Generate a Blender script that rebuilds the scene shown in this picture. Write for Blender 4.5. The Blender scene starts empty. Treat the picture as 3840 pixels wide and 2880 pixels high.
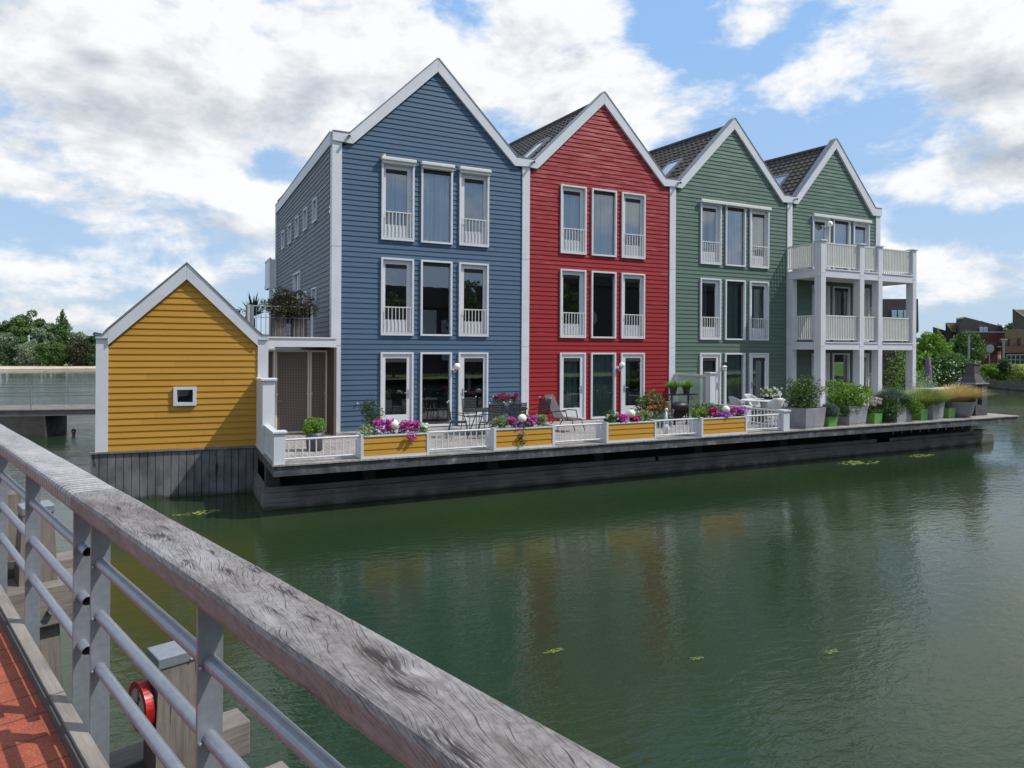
import bpy, bmesh, math, random
from math import sin, cos, pi, radians, sqrt, atan2, asin, exp
from mathutils import Vector, Matrix
import numpy as np
random.seed(7); np.random.seed(7)
S = bpy.context.scene
COL = S.collection
# ------------------------------------------------------------------ camera
CF, YAW, PIT, ROL = 2591.95, .4584, .0015, .0056
CAM = Vector((-4.6361, -21.0928, 2.56)); PX, PY = 1923.26, 1301.52
fw = Vector((sin(YAW)*cos(PIT), cos(YAW)*cos(PIT), sin(PIT)))
r0 = Vector((cos(YAW), -sin(YAW), 0)); u0 = r0.cross(fw)
rt = r0*cos(ROL)+u0*sin(ROL); upv = -r0*sin(ROL)+u0*cos(ROL)
cd = bpy.data.cameras.new('camera'); co = bpy.data.objects.new('camera', cd); COL.objects.link(co)
co.matrix_world = Matrix(((rt.x, upv.x, -fw.x, CAM.x), (rt.y, upv.y, -fw.y, CAM.y), (rt.z, upv.z, -fw.z, CAM.z), (0, 0, 0, 1)))
cd.sensor_width = 36; cd.lens = CF*36/3840; cd.shift_x = -3.26/3840; cd.shift_y = -138.48/3840
cd.clip_start = .05; cd.clip_end = 6000
S.camera = co
def ray(u, v): return fw + rt*((u-PX)/CF) - upv*((v-PY)/CF)
def at(u, v, t): return CAM + ray(u, v)*t                    # point at forward depth t seen at photo pixel u,v
def on(u, v, ax, val):
    d = ray(u, v); return CAM + d*((val-CAM[ax])/d[ax])
# ------------------------------------------------------------------ world + sun
SUN = Vector((.525, -.339, .781)).normalized()
W = bpy.data.worlds.new('World'); S.world = W; W.use_nodes = True
nt = W.node_tree; nt.nodes.clear()
def N(t, **k):
    n = nt.nodes.new(t)
    for a, b in k.items(): setattr(n, a, b)
    return n
def L(a, b): nt.links.new(a, b)
def M_(op, a, b=None, c=None, clamp=False):
    n = N('ShaderNodeMath', operation=op); n.use_clamp = clamp
    for i, x in enumerate((a, b, c)):
        if x is None: continue
        if isinstance(x, (int, float)): n.inputs[i].default_value = x
        else: L(x, n.inputs[i])
    return n.outputs[0]
sky = N('ShaderNodeTexSky'); sky.sky_type = 'NISHITA'; sky.sun_disc = False
sky.sun_elevation = asin(SUN.z); sky.sun_rotation = atan2(SUN.x, SUN.y); sky.air_density = 1.0; sky.dust_density = .8; sky.ozone_density = 1.5
geo = N('ShaderNodeTexCoord'); sep = N('ShaderNodeSeparateXYZ'); L(geo.outputs['Generated'], sep.inputs[0])
X, Y, Z = sep.outputs
AZ = M_('ARCTAN2', X, Y); EL = M_('ARCSINE', M_('ABSOLUTE', Z))
cmb0 = N('ShaderNodeCombineXYZ'); L(X, cmb0.inputs[0]); L(Y, cmb0.inputs[1]); L(M_('ABSOLUTE', Z), cmb0.inputs[2]); L(cmb0.outputs[0], sky.inputs[0])
def fbm(scale, detail, rough, dist=0, zs=1.0, off=(0, 0, 0)):
    mp = N('ShaderNodeMapping'); mp.inputs['Scale'].default_value = (1, 1, zs); mp.inputs['Location'].default_value = off
    L(cmb0.outputs[0], mp.inputs[0])
    n = N('ShaderNodeTexNoise'); n.inputs['Scale'].default_value = scale; n.inputs['Detail'].default_value = detail
    n.inputs['Roughness'].default_value = rough; n.inputs['Distortion'].default_value = dist
    L(mp.outputs[0], n.inputs['Vector']); return n.outputs['Fac']
def blobs(lst):                                              # soft patches at fixed compass bearings and heights
    tot = None
    for (x, y, rx, ry, w) in lst:
        d = ray(x*1.736, y*1.736).normalized()
        az = atan2(d.x, d.y); el = asin(d.z); k = 1.736/CF
        a = M_('MULTIPLY', M_('SUBTRACT', AZ, az), 1/(rx*k)); b = M_('MULTIPLY', M_('SUBTRACT', EL, el), 1/(ry*k))
        q = M_('ADD', M_('MULTIPLY', a, a), M_('MULTIPLY', b, b))
        g = M_('MULTIPLY', M_('POWER', 2.718, M_('MULTIPLY', q, -1.0)), w)
        tot = g if tot is None else M_('ADD', tot, g)
    return tot
cl = blobs([(120, 150, 330, 170, .20), (560, 120, 420, 190, .28), (840, 60, 150, 90, .22), (1180, 60, 150, 110, .34), (1200, 230, 280, 90, .33), (1340, 190, 90, 80, .22), (1480, 255, 70, 40, .2),
            (60, 385, 110, 60, .30), (450, 440, 230, 90, .25), (1850, 110, 260, 80, .26), (2080, 130, 180, 120, .30), (2100, 380, 200, 60, .34), (1740, 220, 60, 60, .2), (2050, 560, 260, 70, .26), (1600, 60, 90, 50, .10),
            (1450, 120, 120, 160, -.34), (1640, 300, 120, 110, -.36), (1590, 180, 60, 60, -.1), (960, 30, 60, 60, -.28), (1880, 300, 130, 60, -.22), (220, 385, 130, 40, -.20), (590, 360, 60, 40, -.25), (270, 640, 300, 36, -.10), (1010, 100, 40, 50, -.1),
            (2120, 480, 140, 36, -.22), (1000, 40, 60, 60, -.2), (1700, 70, 70, 50, -.12), (30, 450, 60, 24, -.25)])
n1 = fbm(6.5, 13, .60, .15, 1.9); n2 = fbm(2.3, 6, .55, .1, 2.2, (3.1, 1.7, .4))
dlow = N('ShaderNodeMapRange'); L(EL, dlow.inputs[0]); dlow.inputs[1].default_value = .02; dlow.inputs[2].default_value = .16; dlow.inputs[3].default_value = -.16; dlow.inputs[4].default_value = 0
cl = M_('ADD', cl, dlow.outputs[0])
dens = M_('ADD', M_('ADD', M_('MULTIPLY', M_('SUBTRACT', n1, .5), 2.1), M_('MULTIPLY', M_('SUBTRACT', n2, .5), .9)), M_('ADD', cl, -.02))
mr = N('ShaderNodeMapRange', interpolation_type='SMOOTHSTEP'); L(dens, mr.inputs[0]); mr.inputs[1].default_value = -.17; mr.inputs[2].default_value = .22
mask = M_('MULTIPLY', mr.outputs[0], .97)
grey = blobs([(480, 290, 250, 60, .75), (330, 170, 120, 50, .45), (640, 200, 90, 50, .4), (850, 110, 90, 40, .3), (1060, 200, 140, 70, .35), (2120, 180, 130, 60, .4), (2130, 350, 120, 45, .7), (60, 300, 130, 60, .35), (330, 520, 100, 40, .3), (150, 600, 300, 30, .25), (120, 230, 120, 60, .2)])
n3 = fbm(9, 8, .55, .2, 1.6, (7, 2, 3)); n1b = fbm(6.5, 13, .60, .15, 1.9, (.035, -.02, .075)); relief = M_('MULTIPLY', M_('SUBTRACT', n1b, n1), 2.5)
lowg = N('ShaderNodeMapRange'); L(EL, lowg.inputs[0]); lowg.inputs[1].default_value = .0; lowg.inputs[2].default_value = .16; lowg.inputs[3].default_value = .55; lowg.inputs[4].default_value = 0
shade = M_('ADD', M_('ADD', M_('ADD', lowg.outputs[0], relief), M_('MULTIPLY', M_('SUBTRACT', n3, .5), 1.1)), M_('ADD', M_('MULTIPLY', grey, .72), M_('MULTIPLY', M_('SUBTRACT', dens, .25), .35)), clamp=True)
cr = N('ShaderNodeValToRGB'); L(shade, cr.inputs[0])
cr.color_ramp.elements[0].position = 0; cr.color_ramp.elements[0].color = (1.0, 1.0, 1.0, 1)
cr.color_ramp.elements[1].position = .9; cr.color_ramp.elements[1].color = (.45, .51, .59, 1)
cs = N('ShaderNodeVectorMath', operation='SCALE'); L(cr.outputs[0], cs.inputs[0]); cs.inputs['Scale'].default_value = 1.0
ss = N('ShaderNodeVectorMath', operation='SCALE'); L(sky.outputs[0], ss.inputs[0]); ss.inputs['Scale'].default_value = .15
# pale haze near the horizon
hz = N('ShaderNodeMapRange'); L(EL, hz.inputs[0]); hz.inputs[1].default_value = .0; hz.inputs[2].default_value = .32; hz.inputs[3].default_value = .85; hz.inputs[4].default_value = .78
rr_ = N('ShaderNodeValToRGB'); L(EL, rr_.inputs[0]); rr_.color_ramp.elements[0].position = 0; rr_.color_ramp.elements[0].color = (.47, .62, .80, 1); rr_.color_ramp.elements[1].position = .42; rr_.color_ramp.elements[1].color = (.33, .58, .98, 1); ramp0 = rr_.outputs[0]
mx0 = N('ShaderNodeMix', data_type='RGBA'); L(hz.outputs[0], mx0.inputs[0]); L(ss.outputs[0], mx0.inputs[6]); L(ramp0, mx0.inputs[7])
mx = N('ShaderNodeMix', data_type='RGBA'); L(mask, mx.inputs[0]); L(mx0.outputs[2], mx.inputs[6]); L(cs.outputs[0], mx.inputs[7])
bg = N('ShaderNodeBackground'); L(mx.outputs[2], bg.inputs[0]); bg.inputs[1].default_value = 1.0
ow = N('ShaderNodeOutputWorld'); L(bg.outputs[0], ow.inputs[0])
W.cycles.sampling_method = 'MANUAL'; W.cycles.sample_map_resolution = 512
sd = bpy.data.lights.new('sun', 'SUN'); sd.energy = 4.2; sd.angle = radians(.5); sd.color = (1, .955, .89)
so = bpy.data.objects.new('sun', sd); COL.objects.link(so); so.rotation_euler = SUN.to_track_quat('Z', 'Y').to_euler()
S.view_settings.view_transform = 'Standard'; S.view_settings.look = 'None'; S.view_settings.exposure = 0; S.view_settings.gamma = 1
# ------------------------------------------------------------------ materials
def newmat(name):
    global nt
    m = bpy.data.materials.new(name); m.use_nodes = True; nt = m.node_tree
    b = nt.nodes['Principled BSDF']; return m, b
def coord(kind='Object', scale=(1, 1, 1), rot=(0, 0, 0)):
    t = N('ShaderNodeTexCoord'); mp = N('ShaderNodeMapping'); mp.inputs['Scale'].default_value = scale; mp.inputs['Rotation'].default_value = rot
    L(t.outputs[kind], mp.inputs[0]); return mp.outputs[0]
def noise(vec, scale, detail=4, rough=.5, dist=0):
    n = N('ShaderNodeTexNoise'); n.inputs['Scale'].default_value = scale; n.inputs['Detail'].default_value = detail
    n.inputs['Roughness'].default_value = rough; n.inputs['Distortion'].default_value = dist; L(vec, n.inputs['Vector']); return n.outputs['Fac']
def ramp(fac, stops):
    c = N('ShaderNodeValToRGB'); L(fac, c.inputs[0]); e = c.color_ramp.elements
    while len(e) < len(stops): e.new(.5)
    for k, (p, col) in zip(e, stops): k.position = p; k.color = (*col, 1) if len(col) == 3 else col
    return c.outputs[0]
def mixc(f, a, b, mode='MIX'):
    n = N('ShaderNodeMix', data_type='RGBA', blend_type=mode)
    for i, x in ((0, f), (6, a), (7, b)):
        if isinstance(x, (int, float)): n.inputs[i].default_value = x
        elif isinstance(x, tuple): n.inputs[i].default_value = (*x, 1)
        else: L(x, n.inputs[i])
    return n.outputs[2]
def bump(b, h, strength=.3, dist=.01):
    n = N('ShaderNodeBump'); n.inputs['Strength'].default_value = strength; n.inputs['Distance'].default_value = dist; L(h, n.inputs['Height']); L(n.outputs[0], b.inputs['Normal'])
def sc(c, k): return tuple(min(1, x*k) for x in c)
def plain(name, col, rough=.5, metal=0, var=.12, vs=6, stretch=(1, 1, 1), bmp=0):
    m, b = newmat(name); b.inputs['Roughness'].default_value = rough; b.inputs['Metallic'].default_value = metal
    n = noise(coord(scale=stretch), vs, 5, .6)
    L(ramp(n, [(.25, sc(col, 1-var)), (.75, sc(col, 1+var))]), b.inputs['Base Color'])
    if bmp: bump(b, n, bmp, .01)
    return m
def siding(name, col, worn=None, wamt=0):
    m, b = newmat(name); b.inputs['Roughness'].default_value = .6; b.inputs['Specular IOR Level'].default_value = .28
    n = noise(coord(scale=(.35, .35, 6)), 3, 6, .65); n2 = noise(coord(), .6, 3)
    c = ramp(n, [(.25, sc(col, .86)), (.7, sc(col, 1.12))])
    c = mixc(n2, c, mixc(.5, c, sc(col, .85))); gi = N('ShaderNodeNewGeometry'); c = mixc(.30, c, ramp(gi.outputs['Random Per Island'], [(0, sc(col, .80)), (1, sc(col, 1.16))]))
    if worn:
        w = noise(coord(scale=(.42, .42, 6.4)), 2.6, 8, .72, .2)
        t = N('ShaderNodeTexCoord'); s2 = N('ShaderNodeSeparateXYZ'); L(t.outputs['Object'], s2.inputs[0])
        hh = N('ShaderNodeMapRange'); L(s2.outputs[2], hh.inputs[0]); hh.inputs[1].default_value = 1; hh.inputs[2].default_value = 11; hh.inputs[3].default_value = -.10; hh.inputs[4].default_value = .07
        w2 = N('ShaderNodeMapRange', interpolation_type='SMOOTHSTEP'); L(M_('ADD', w, hh.outputs[0]), w2.inputs[0]); w2.inputs[1].default_value = .52; w2.inputs[2].default_value = .66; w2.inputs[4].default_value = wamt
        c = mixc(w2.outputs[0], c, worn)
    L(c, b.inputs['Base Color']); bump(b, noise(coord(scale=(.6, .6, 12)), 8, 5), .25, .004)
    return m
MT = {}
MT['white'] = plain('white_paint', (.58, .59, .615), .45, var=.08, vs=1.5)
MT['white2'] = plain('cream_white_paint', (.60, .595, .57), .5, var=.08, vs=2)
MT['blue'] = siding('blue_siding', (.064, .115, .182))
MT['bluegrey'] = siding('blue_grey_siding', (.15, .163, .19), (.28, .30, .33), .5)
MT['red'] = siding('red_siding', (.265, .011, .015), (.50, .17, .18), .6)
MT['green'] = siding('green_siding', (.092, .145, .113), (.28, .36, .32), .35)
MT['yellow'] = siding('yellow_siding', (.47, .24, .032))
MT['zinc'] = plain('zinc_trim', (.20, .22, .25), .45, .6)
MT['galv'] = plain('galvanised_steel', (.28, .305, .34), .42, .55, .14, 30, bmp=.1)
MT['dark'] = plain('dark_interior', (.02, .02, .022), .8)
MT['iron'] = plain('black_iron', (.03, .03, .033), .45, .4)
MT['conc'] = plain('grey_concrete', (.23, .235, .25), .8, var=.25, vs=3, bmp=.2)
MT['pvc'] = plain('grey_plastic', (.4, .4, .4), .5)
MT['lamp'] = plain('lamp_glass', (.85, .84, .78), .25, var=.02)
MT['cream'] = plain('cream_globe', (.78, .76, .62), .3, var=.04)
MT['brown'] = plain('brown_resin', (.10, .075, .068), .6)
MT['darkred'] = plain('dark_red_band', (.13, .02, .025), .6)
MT['greenpot'] = plain('green_plastic', (.13, .31, .075), .35, var=.06)
MT['greypot'] = plain('grey_pot', (.06, .06, .07), .5)
MT['soil'] = plain('soil', (.03, .022, .015), .9)
MT['wicker'] = plain('white_plastic', (.74, .75, .76), .35, var=.03)
MT['brick'] = None
def glass_mat():
    m, b = newmat('window_glass'); nt.nodes.remove(b)
    out = nt.nodes['Material Output']; tr = N('ShaderNodeBsdfTransparent'); tr.inputs[0].default_value = (.82, .86, .86, 1)
    gl = N('ShaderNodeBsdfGlossy'); gl.inputs['Roughness'].default_value = .015; gl.inputs[0].default_value = (.9, .95, 1, 1)
    fr = N('ShaderNodeFresnel'); fr.inputs[0].default_value = 1.75
    bp = N('ShaderNodeBump'); bp.inputs['Strength'].default_value = .012; bp.inputs['Distance'].default_value = .05
    L(noise(coord(), 1.2, 2), bp.inputs['Height']); L(bp.outputs[0], gl.inputs['Normal'])
    f = M_('MULTIPLY', fr.outputs[0], 2.8, clamp=True)
    ms = N('ShaderNodeMixShader'); L(f, ms.inputs[0]); L(tr.outputs[0], ms.inputs[1]); L(gl.outputs[0], ms.inputs[2]); L(ms.outputs[0], out.inputs[0])
    return m
MT['glass'] = glass_mat()
def frosted():
    m, b = newmat('frosted_glass'); nt.nodes.remove(b)
    out = nt.nodes['Material Output']; tr = N('ShaderNodeBsdfTransparent'); tr.inputs[0].default_value = (.75, .85, .8, 1)
    gl = N('ShaderNodeBsdfDiffuse'); gl.inputs[0].default_value = (.6, .68, .63, 1)
    ms = N('ShaderNodeMixShader'); ms.inputs[0].default_value = .45; L(tr.outputs[0], ms.inputs[1]); L(gl.outputs[0], ms.inputs[2]); L(ms.outputs[0], out.inputs[0]); return m
MT['frost'] = frosted()
def curtain(name, col):
    m, b = newmat(name); b.inputs['Roughness'].default_value = .9
    w = N('ShaderNodeTexWave'); w.inputs['Scale'].default_value = 5; w.inputs['Distortion'].default_value = 2.5; w.inputs['Detail'].default_value = 2; L(coord(scale=(1, 1, .06)), w.inputs['Vector'])
    L(ramp(w.outputs['Fac'], [(0, sc(col, .8)), (1, sc(col, 1.1))]), b.inputs['Base Color']); return m
MT['curt'] = curtain('grey_curtain', (.80, .84, .85)); MT['curt2'] = curtain('blue_green_curtain', (.30, .44, .44)); MT['net'] = curtain('sheer_curtain', (.26, .30, .31))
def screenmesh():
    m, b = newmat('perforated_screen'); out = nt.nodes['Material Output']
    b.inputs['Base Color'].default_value = (.10, .085, .07, 1)
    v = coord(); s = N('ShaderNodeSeparateXYZ'); L(v, s.inputs[0])
    fx = M_('LESS_THAN', M_('FRACT', M_('MULTIPLY', s.outputs[0], 22)), .45); fz = M_('LESS_THAN', M_('FRACT', M_('MULTIPLY', s.outputs[2], 22)), .45)
    f = M_('MAXIMUM', fx, fz); L(mixc(f, (.015, .013, .012), (.17, .15, .13)), b.inputs['Base Color']); return m
MT['screen'] = screenmesh()
def wood_rail(name, far=False):
    m, b = newmat(name); b.inputs['Roughness'].default_value = .6
    t = N('ShaderNodeTexCoord'); g = N('ShaderNodeMapping'); g.inputs['Rotation'].default_value = (0, 0, -RAILANG); L(t.outputs['Object'], g.inputs[0]); o = g.outputs[0]
    def mp(vec, s, r=0):
        q = N('ShaderNodeMapping'); q.inputs['Scale'].default_value = s; q.inputs['Rotation'].default_value = (0, 0, r); L(vec, q.inputs[0]); return q.outputs[0]
    sp = N('ShaderNodeSeparateXYZ'); L(o, sp.inputs[0]); X_, Y_, Z_ = sp.outputs
    Yw = M_('SUBTRACT', Y_, M_('MULTIPLY', Z_, .8))
    w1 = M_('SUBTRACT', noise(mp(o, (3.2, 8, 8)), 1.0, 2, .5), .5); w2 = M_('SUBTRACT', noise(mp(o, (9, 22, 22)), 1.0, 2, .5), .5)
    warp = M_('ADD', M_('MULTIPLY', w1, .085), M_('MULTIPLY', w2, .008))
    q = M_('ADD', M_('ADD', Yw, warp), M_('MULTIPLY', X_, .10))          # across-the-grain coordinate with swirls
    def grainnoise(fx, fq, det=4, r=.6):
        c = N('ShaderNodeCombineXYZ'); L(M_('MULTIPLY', X_, fx), c.inputs[0]); L(M_('MULTIPLY', q, fq), c.inputs[1]); return noise(c.outputs[0], 1, det, r)
    fine = grainnoise(9, 330, 4, .7); mid = grainnoise(3.5, 75, 4, .65); spots = noise(o, 42, 6, .7); big = noise(mp(o, (2.2, 7, 7)), 1, 4, .6)
    c = ramp(mid, [(.3, (.065, .053, .045)), (.5, (.15, .133, .12)), (.72, (.27, .252, .238))])
    c = mixc(.40, c, ramp(fine, [(.35, (.075, .062, .056)), (.62, (.29, .27, .262))]))
    c = mixc(.35, c, ramp(spots, [(.35, (.085, .07, .066)), (.62, (.34, .32, .315))]))
    pale = N('ShaderNodeMapRange', interpolation_type='SMOOTHSTEP'); L(big, pale.inputs[0]); pale.inputs[1].default_value = .50; pale.inputs[2].default_value = .72; pale.inputs[4].default_value = .45; c = mixc(pale.outputs[0], c, (.42, .41, .42))
    dark = N('ShaderNodeMapRange', interpolation_type='SMOOTHSTEP'); L(big, dark.inputs[0]); dark.inputs[1].default_value = .48; dark.inputs[2].default_value = .36; dark.inputs[4].default_value = .7; c = mixc(dark.outputs[0], c, (.085, .058, .048))
    def cracks(freq, slant, lim, wd, mfx, mfq):
        p = M_('ADD', M_('MULTIPLY', q, freq), M_('MULTIPLY', X_, slant)); d = M_('ABSOLUTE', M_('SUBTRACT', M_('FRACT', p), .5))
        cc = N('ShaderNodeCombineXYZ'); L(M_('MULTIPLY', X_, mfx), cc.inputs[0]); L(M_('MULTIPLY', M_('FLOOR', p), mfq), cc.inputs[1]); mk = noise(cc.outputs[0], 1, 2, .5)
        k = N('ShaderNodeMapRange', interpolation_type='SMOOTHSTEP'); L(mk, k.inputs[0]); k.inputs[1].default_value = lim; k.inputs[2].default_value = lim+.09
        l = N('ShaderNodeMapRange', interpolation_type='SMOOTHSTEP'); L(d, l.inputs[0]); l.inputs[1].default_value = .0; l.inputs[2].default_value = wd; l.inputs[3].default_value = 1; l.inputs[4].default_value = 0
        return M_('MULTIPLY', k.outputs[0], l.outputs[0])
    ck = M_('MAXIMUM', cracks(92, 15, .50, .12, 9, 3.7), M_('MULTIPLY', cracks(150, 20, .48, .2, 13, 2.3), .55))
    kn = N('ShaderNodeMapRange', interpolation_type='SMOOTHSTEP'); L(noise(mp(o, (3.1, 11, 11)), 1, 2), kn.inputs[0]); kn.inputs[1].default_value = .60; kn.inputs[2].default_value = .68
    kl = N('ShaderNodeMapRange', interpolation_type='SMOOTHSTEP'); L(grainnoise(16, 260, 3), kl.inputs[0]); kl.inputs[1].default_value = .44; kl.inputs[2].default_value = .55
    def spot(x, y, rx, ry):
        a = M_('MULTIPLY', M_('SUBTRACT', X_, x), 1/rx); b_ = M_('MULTIPLY', M_('SUBTRACT', M_('ADD', Y_, M_('MULTIPLY', w1, .08)), y), 1/ry)
        return M_('POWER', 2.718, M_('MULTIPLY', M_('ADD', M_('MULTIPLY', a, a), M_('MULTIPLY', b_, b_)), -1.0))
    kspots = None
    for k_ in [(-1.342, -.035, .07, .014), (-.85, .0, .035, .007), (-1.687, .0, .05, .008), (-2.06, -.045, .11, .020), (-2.19, -.015, .07, .016), (-.76, -.04, .05, .010), (-1.79, -.035, .04, .006), (-.35, -.02, .06, .012), (-1.15, -.06, .05, .008)]:
        z_ = spot(*k_); kspots = z_ if kspots is None else M_('ADD', kspots, z_)
    streak = N('ShaderNodeMapRange', interpolation_type='SMOOTHSTEP'); L(M_('ADD', grainnoise(14, 210, 3, .6), M_('MULTIPLY', kspots, .16)), streak.inputs[0]); streak.inputs[1].default_value = .56; streak.inputs[2].default_value = .63
    kdark = M_('MULTIPLY', streak.outputs[0], kspots, clamp=True)
    c = mixc(M_('MULTIPLY', kspots, .35, clamp=True), c, (.10, .07, .055)); c = mixc(M_('MULTIPLY', spot(-2.15, -.062, .035, .010), .5, clamp=True), c, (.5, .5, .51))
    dk = M_('MAXIMUM', M_('MAXIMUM', ck, M_('MULTIPLY', kn.outputs[0], kl.outputs[0])), M_('MULTIPLY', kdark, 1.2, clamp=True))
    if far:
        wv = N('ShaderNodeTexWave'); wv.inputs['Scale'].default_value = 6.5; wv.inputs['Distortion'].default_value = 5; wv.inputs['Detail'].default_value = 3; wv.inputs['Detail Scale'].default_value = 1.5; L(mp(o, (1, .35, .35), .35), wv.inputs['Vector'])
        c = mixc(M_('MULTIPLY', wv.outputs['Fac'], .62), c, (.50, .50, .51)); dk = M_('MULTIPLY', dk, .35)
    c = mixc(M_('MULTIPLY', dk, .95), c, (.022, .014, .012))
    side = N('ShaderNodeMapRange', interpolation_type='SMOOTHSTEP'); L(Z_, side.inputs[0]); side.inputs[1].default_value = .055; side.inputs[2].default_value = .03; side.inputs[3].default_value = 0; side.inputs[4].default_value = .4
    st = mixc(noise(mp(o, (5, 5, 14)), 1, 4), (.11, .09, .077), (.25, .22, .20)); c = mixc(side.outputs[0], c, st)
    L(c, b.inputs['Base Color'])
    h = M_('ADD', M_('MULTIPLY', M_('SUBTRACT', 1, dk), .9), M_('ADD', M_('MULTIPLY', fine, .25), M_('ADD', M_('MULTIPLY', mid, .5), M_('MULTIPLY', spots, .2)))); bump(b, h, .5, .003)
    return m
RAILANG = 0
MT['rail'] = wood_rail('weathered_handrail_wood'); MT['railfar'] = wood_rail('pale_handrail_wood', True)
def timber(name, c1, c2, stretch=(20, 20, 1.5), wet=None):
    m, b = newmat(name); b.inputs['Roughness'].default_value = .8
    n = noise(coord(scale=stretch), 1.5, 8, .65, .3); n2 = noise(coord(), 1.8, 5)
    c = ramp(n, [(.28, c1), (.7, c2)]); c = mixc(.4, c, ramp(n2, [(.35, sc(c1, .8)), (.65, sc(c2, 1.1))]))
    cr_ = N('ShaderNodeMapRange', interpolation_type='SMOOTHSTEP'); L(noise(coord(scale=(stretch[0]*.8, stretch[1]*.8, stretch[2]*.5)), 2.2, 3), cr_.inputs[0]); cr_.inputs[1].default_value = .68; cr_.inputs[2].default_value = .72; cr_.inputs[4].default_value = .8
    c = mixc(cr_.outputs[0], c, (.02, .016, .012))
    if wet:
        t = N('ShaderNodeNewGeometry'); s = N('ShaderNodeSeparateXYZ'); L(t.outputs['Position'], s.inputs[0])
        h = N('ShaderNodeMapRange', interpolation_type='SMOOTHSTEP'); L(M_('ADD', s.outputs[2], M_('MULTIPLY', n2, .25)), h.inputs[0]); h.inputs[1].default_value = -1.06; h.inputs[2].default_value = -.96; h.inputs[3].default_value = 1; h.inputs[4].default_value = 0
        c = mixc(M_('MULTIPLY', h.outputs[0], .8), c, (.03, .035, .018))
    L(c, b.inputs['Base Color']); bump(b, n, .5, .01); return m
MT['pile'] = timber('weathered_pile_wood', (.045, .036, .03), (.20, .175, .15), (26, 26, 1.4))
MT['beamwood'] = timber('weathered_beam_wood', (.065, .052, .044), (.25, .22, .195), (34, 2.2, 34)); MT['kerbw'] = timber('kerb_wood', (.12, .10, .085), (.30, .27, .235), (2.2, 34, 34))
MT['skirt'] = timber('dark_vertical_planks', (.055, .053, .055), (.20, .195, .20), (5, 5, 1.2), True)
MT['base'] = timber('dark_horizontal_boards', (.09, .086, .08), (.21, .20, .185), (1, 1, 12), True)
MT['pierw'] = timber('pier_wood', (.025, .022, .022), (.08, .07, .065), (1, 1, 12), True)
MT['deckb'] = timber('deck_boards', (.17, .155, .14), (.37, .34, .31), (6, .6, 6))
MT['jetty'] = timber('jetty_boards', (.10, .085, .075), (.22, .195, .175), (3, 3, 3))
def edgeconc():
    m, b = newmat('stained_concrete_edge'); b.inputs['Roughness'].default_value = .85
    n = noise(coord(scale=(1, 1, 1.6)), 2.6, 9, .72); n2 = noise(coord(scale=(7, 7, .5)), 1.3, 5)
    c = ramp(n, [(.35, (.03, .032, .035)), (.56, (.08, .085, .095)), (.66, (.26, .26, .265))]); c = mixc(.2, c, ramp(n2, [(.4, (.03, .03, .03)), (.65, (.17, .17, .17))]))
    L(c, b.inputs['Base Color']); bump(b, n, .4, .01); return m
MT['edge'] = edgeconc()
def pavers():
    m, b = newmat('red_bridge_surface'); b.inputs['Roughness'].default_value = .9
    t = N('ShaderNodeTexCoord'); s = N('ShaderNodeSeparateXYZ'); L(t.outputs['Object'], s.inputs[0])
    n = noise(t.outputs['Object'], 130, 3, .8); n2 = noise(t.outputs['Object'], 7, 4)
    c = ramp(n, [(.3, (.15, .028, .014)), (.55, (.33, .075, .035)), (.72, (.55, .22, .10))]); c = mixc(.35, c, ramp(n2, [(.35, (.17, .035, .02)), (.65, (.37, .09, .045))]))
    j = M_('LESS_THAN', M_('ABSOLUTE', M_('SUBTRACT', M_('FRACT', M_('ADD', M_('MULTIPLY', s.outputs[0], 4.6), M_('MULTIPLY', n2, .09))), .5)), .028)
    c = mixc(M_('MULTIPLY', j, .6), c, (.03, .012, .01)); L(c, b.inputs['Base Color']); bump(b, M_('SUBTRACT', n, M_('MULTIPLY', j, 2)), .5, .004); return m
MT['paver'] = pavers()
def leaf(name, c1, c2, c3=None):
    m, b = newmat(name); b.inputs['Roughness'].default_value = .55
    g = N('ShaderNodeNewGeometry'); n = noise(coord(), 1.7, 3)
    c = ramp(g.outputs['Random Per Island'], [(0, c1), (.6, c2), (1, c3 or c2)])
    c = mixc(.35, c, ramp(n, [(.35, sc(c1, .8)), (.65, c2)])); L(c, b.inputs['Base Color'])
    out = nt.nodes['Material Output']; tl = N('ShaderNodeBsdfTranslucent'); L(c, tl.inputs[0]); ms = N('ShaderNodeMixShader'); ms.inputs[0].default_value = .3
    L(b.outputs[0], ms.inputs[1]); L(tl.outputs[0], ms.inputs[2]); L(ms.outputs[0], out.inputs[0]); return m
MT['lf'] = leaf('leaf_green', (.035, .085, .015), (.085, .18, .03), (.17, .28, .06))
MT['lfbright'] = leaf('leaf_bright', (.07, .16, .012), (.17, .33, .025), (.33, .46, .08))
MT['lfdark'] = leaf('leaf_dark', (.026, .055, .018), (.055, .105, .032), (.09, .15, .05))
MT['lfpale'] = leaf('leaf_pale', (.14, .20, .06), (.30, .38, .14), (.52, .56, .34))
MT['lfsilver'] = leaf('leaf_silver', (.13, .19, .10), (.25, .32, .19), (.45, .50, .38))
MT['lftree'] = leaf('tree_leaf', (.05, .10, .025), (.10, .19, .045), (.19, .29, .09))
MT['lfheath'] = leaf('brown_heath_leaf', (.02, .024, .01), (.05, .05, .02), (.10, .08, .035))
MT['lfblue'] = leaf('blue_green_tuft', (.06, .10, .075), (.12, .18, .13), (.2, .27, .2))
MT['lfgold'] = leaf('golden_grass', (.42, .31, .10), (.64, .48, .20), (.80, .66, .36))
MT['lfgrassy'] = leaf('yellow_green_grass', (.13, .19, .03), (.28, .36, .07), (.5, .52, .2))
MT['flpink'] = leaf('pink_petal', (.75, .03, .28), (.9, .06, .42), (.9, .2, .4))
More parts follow.
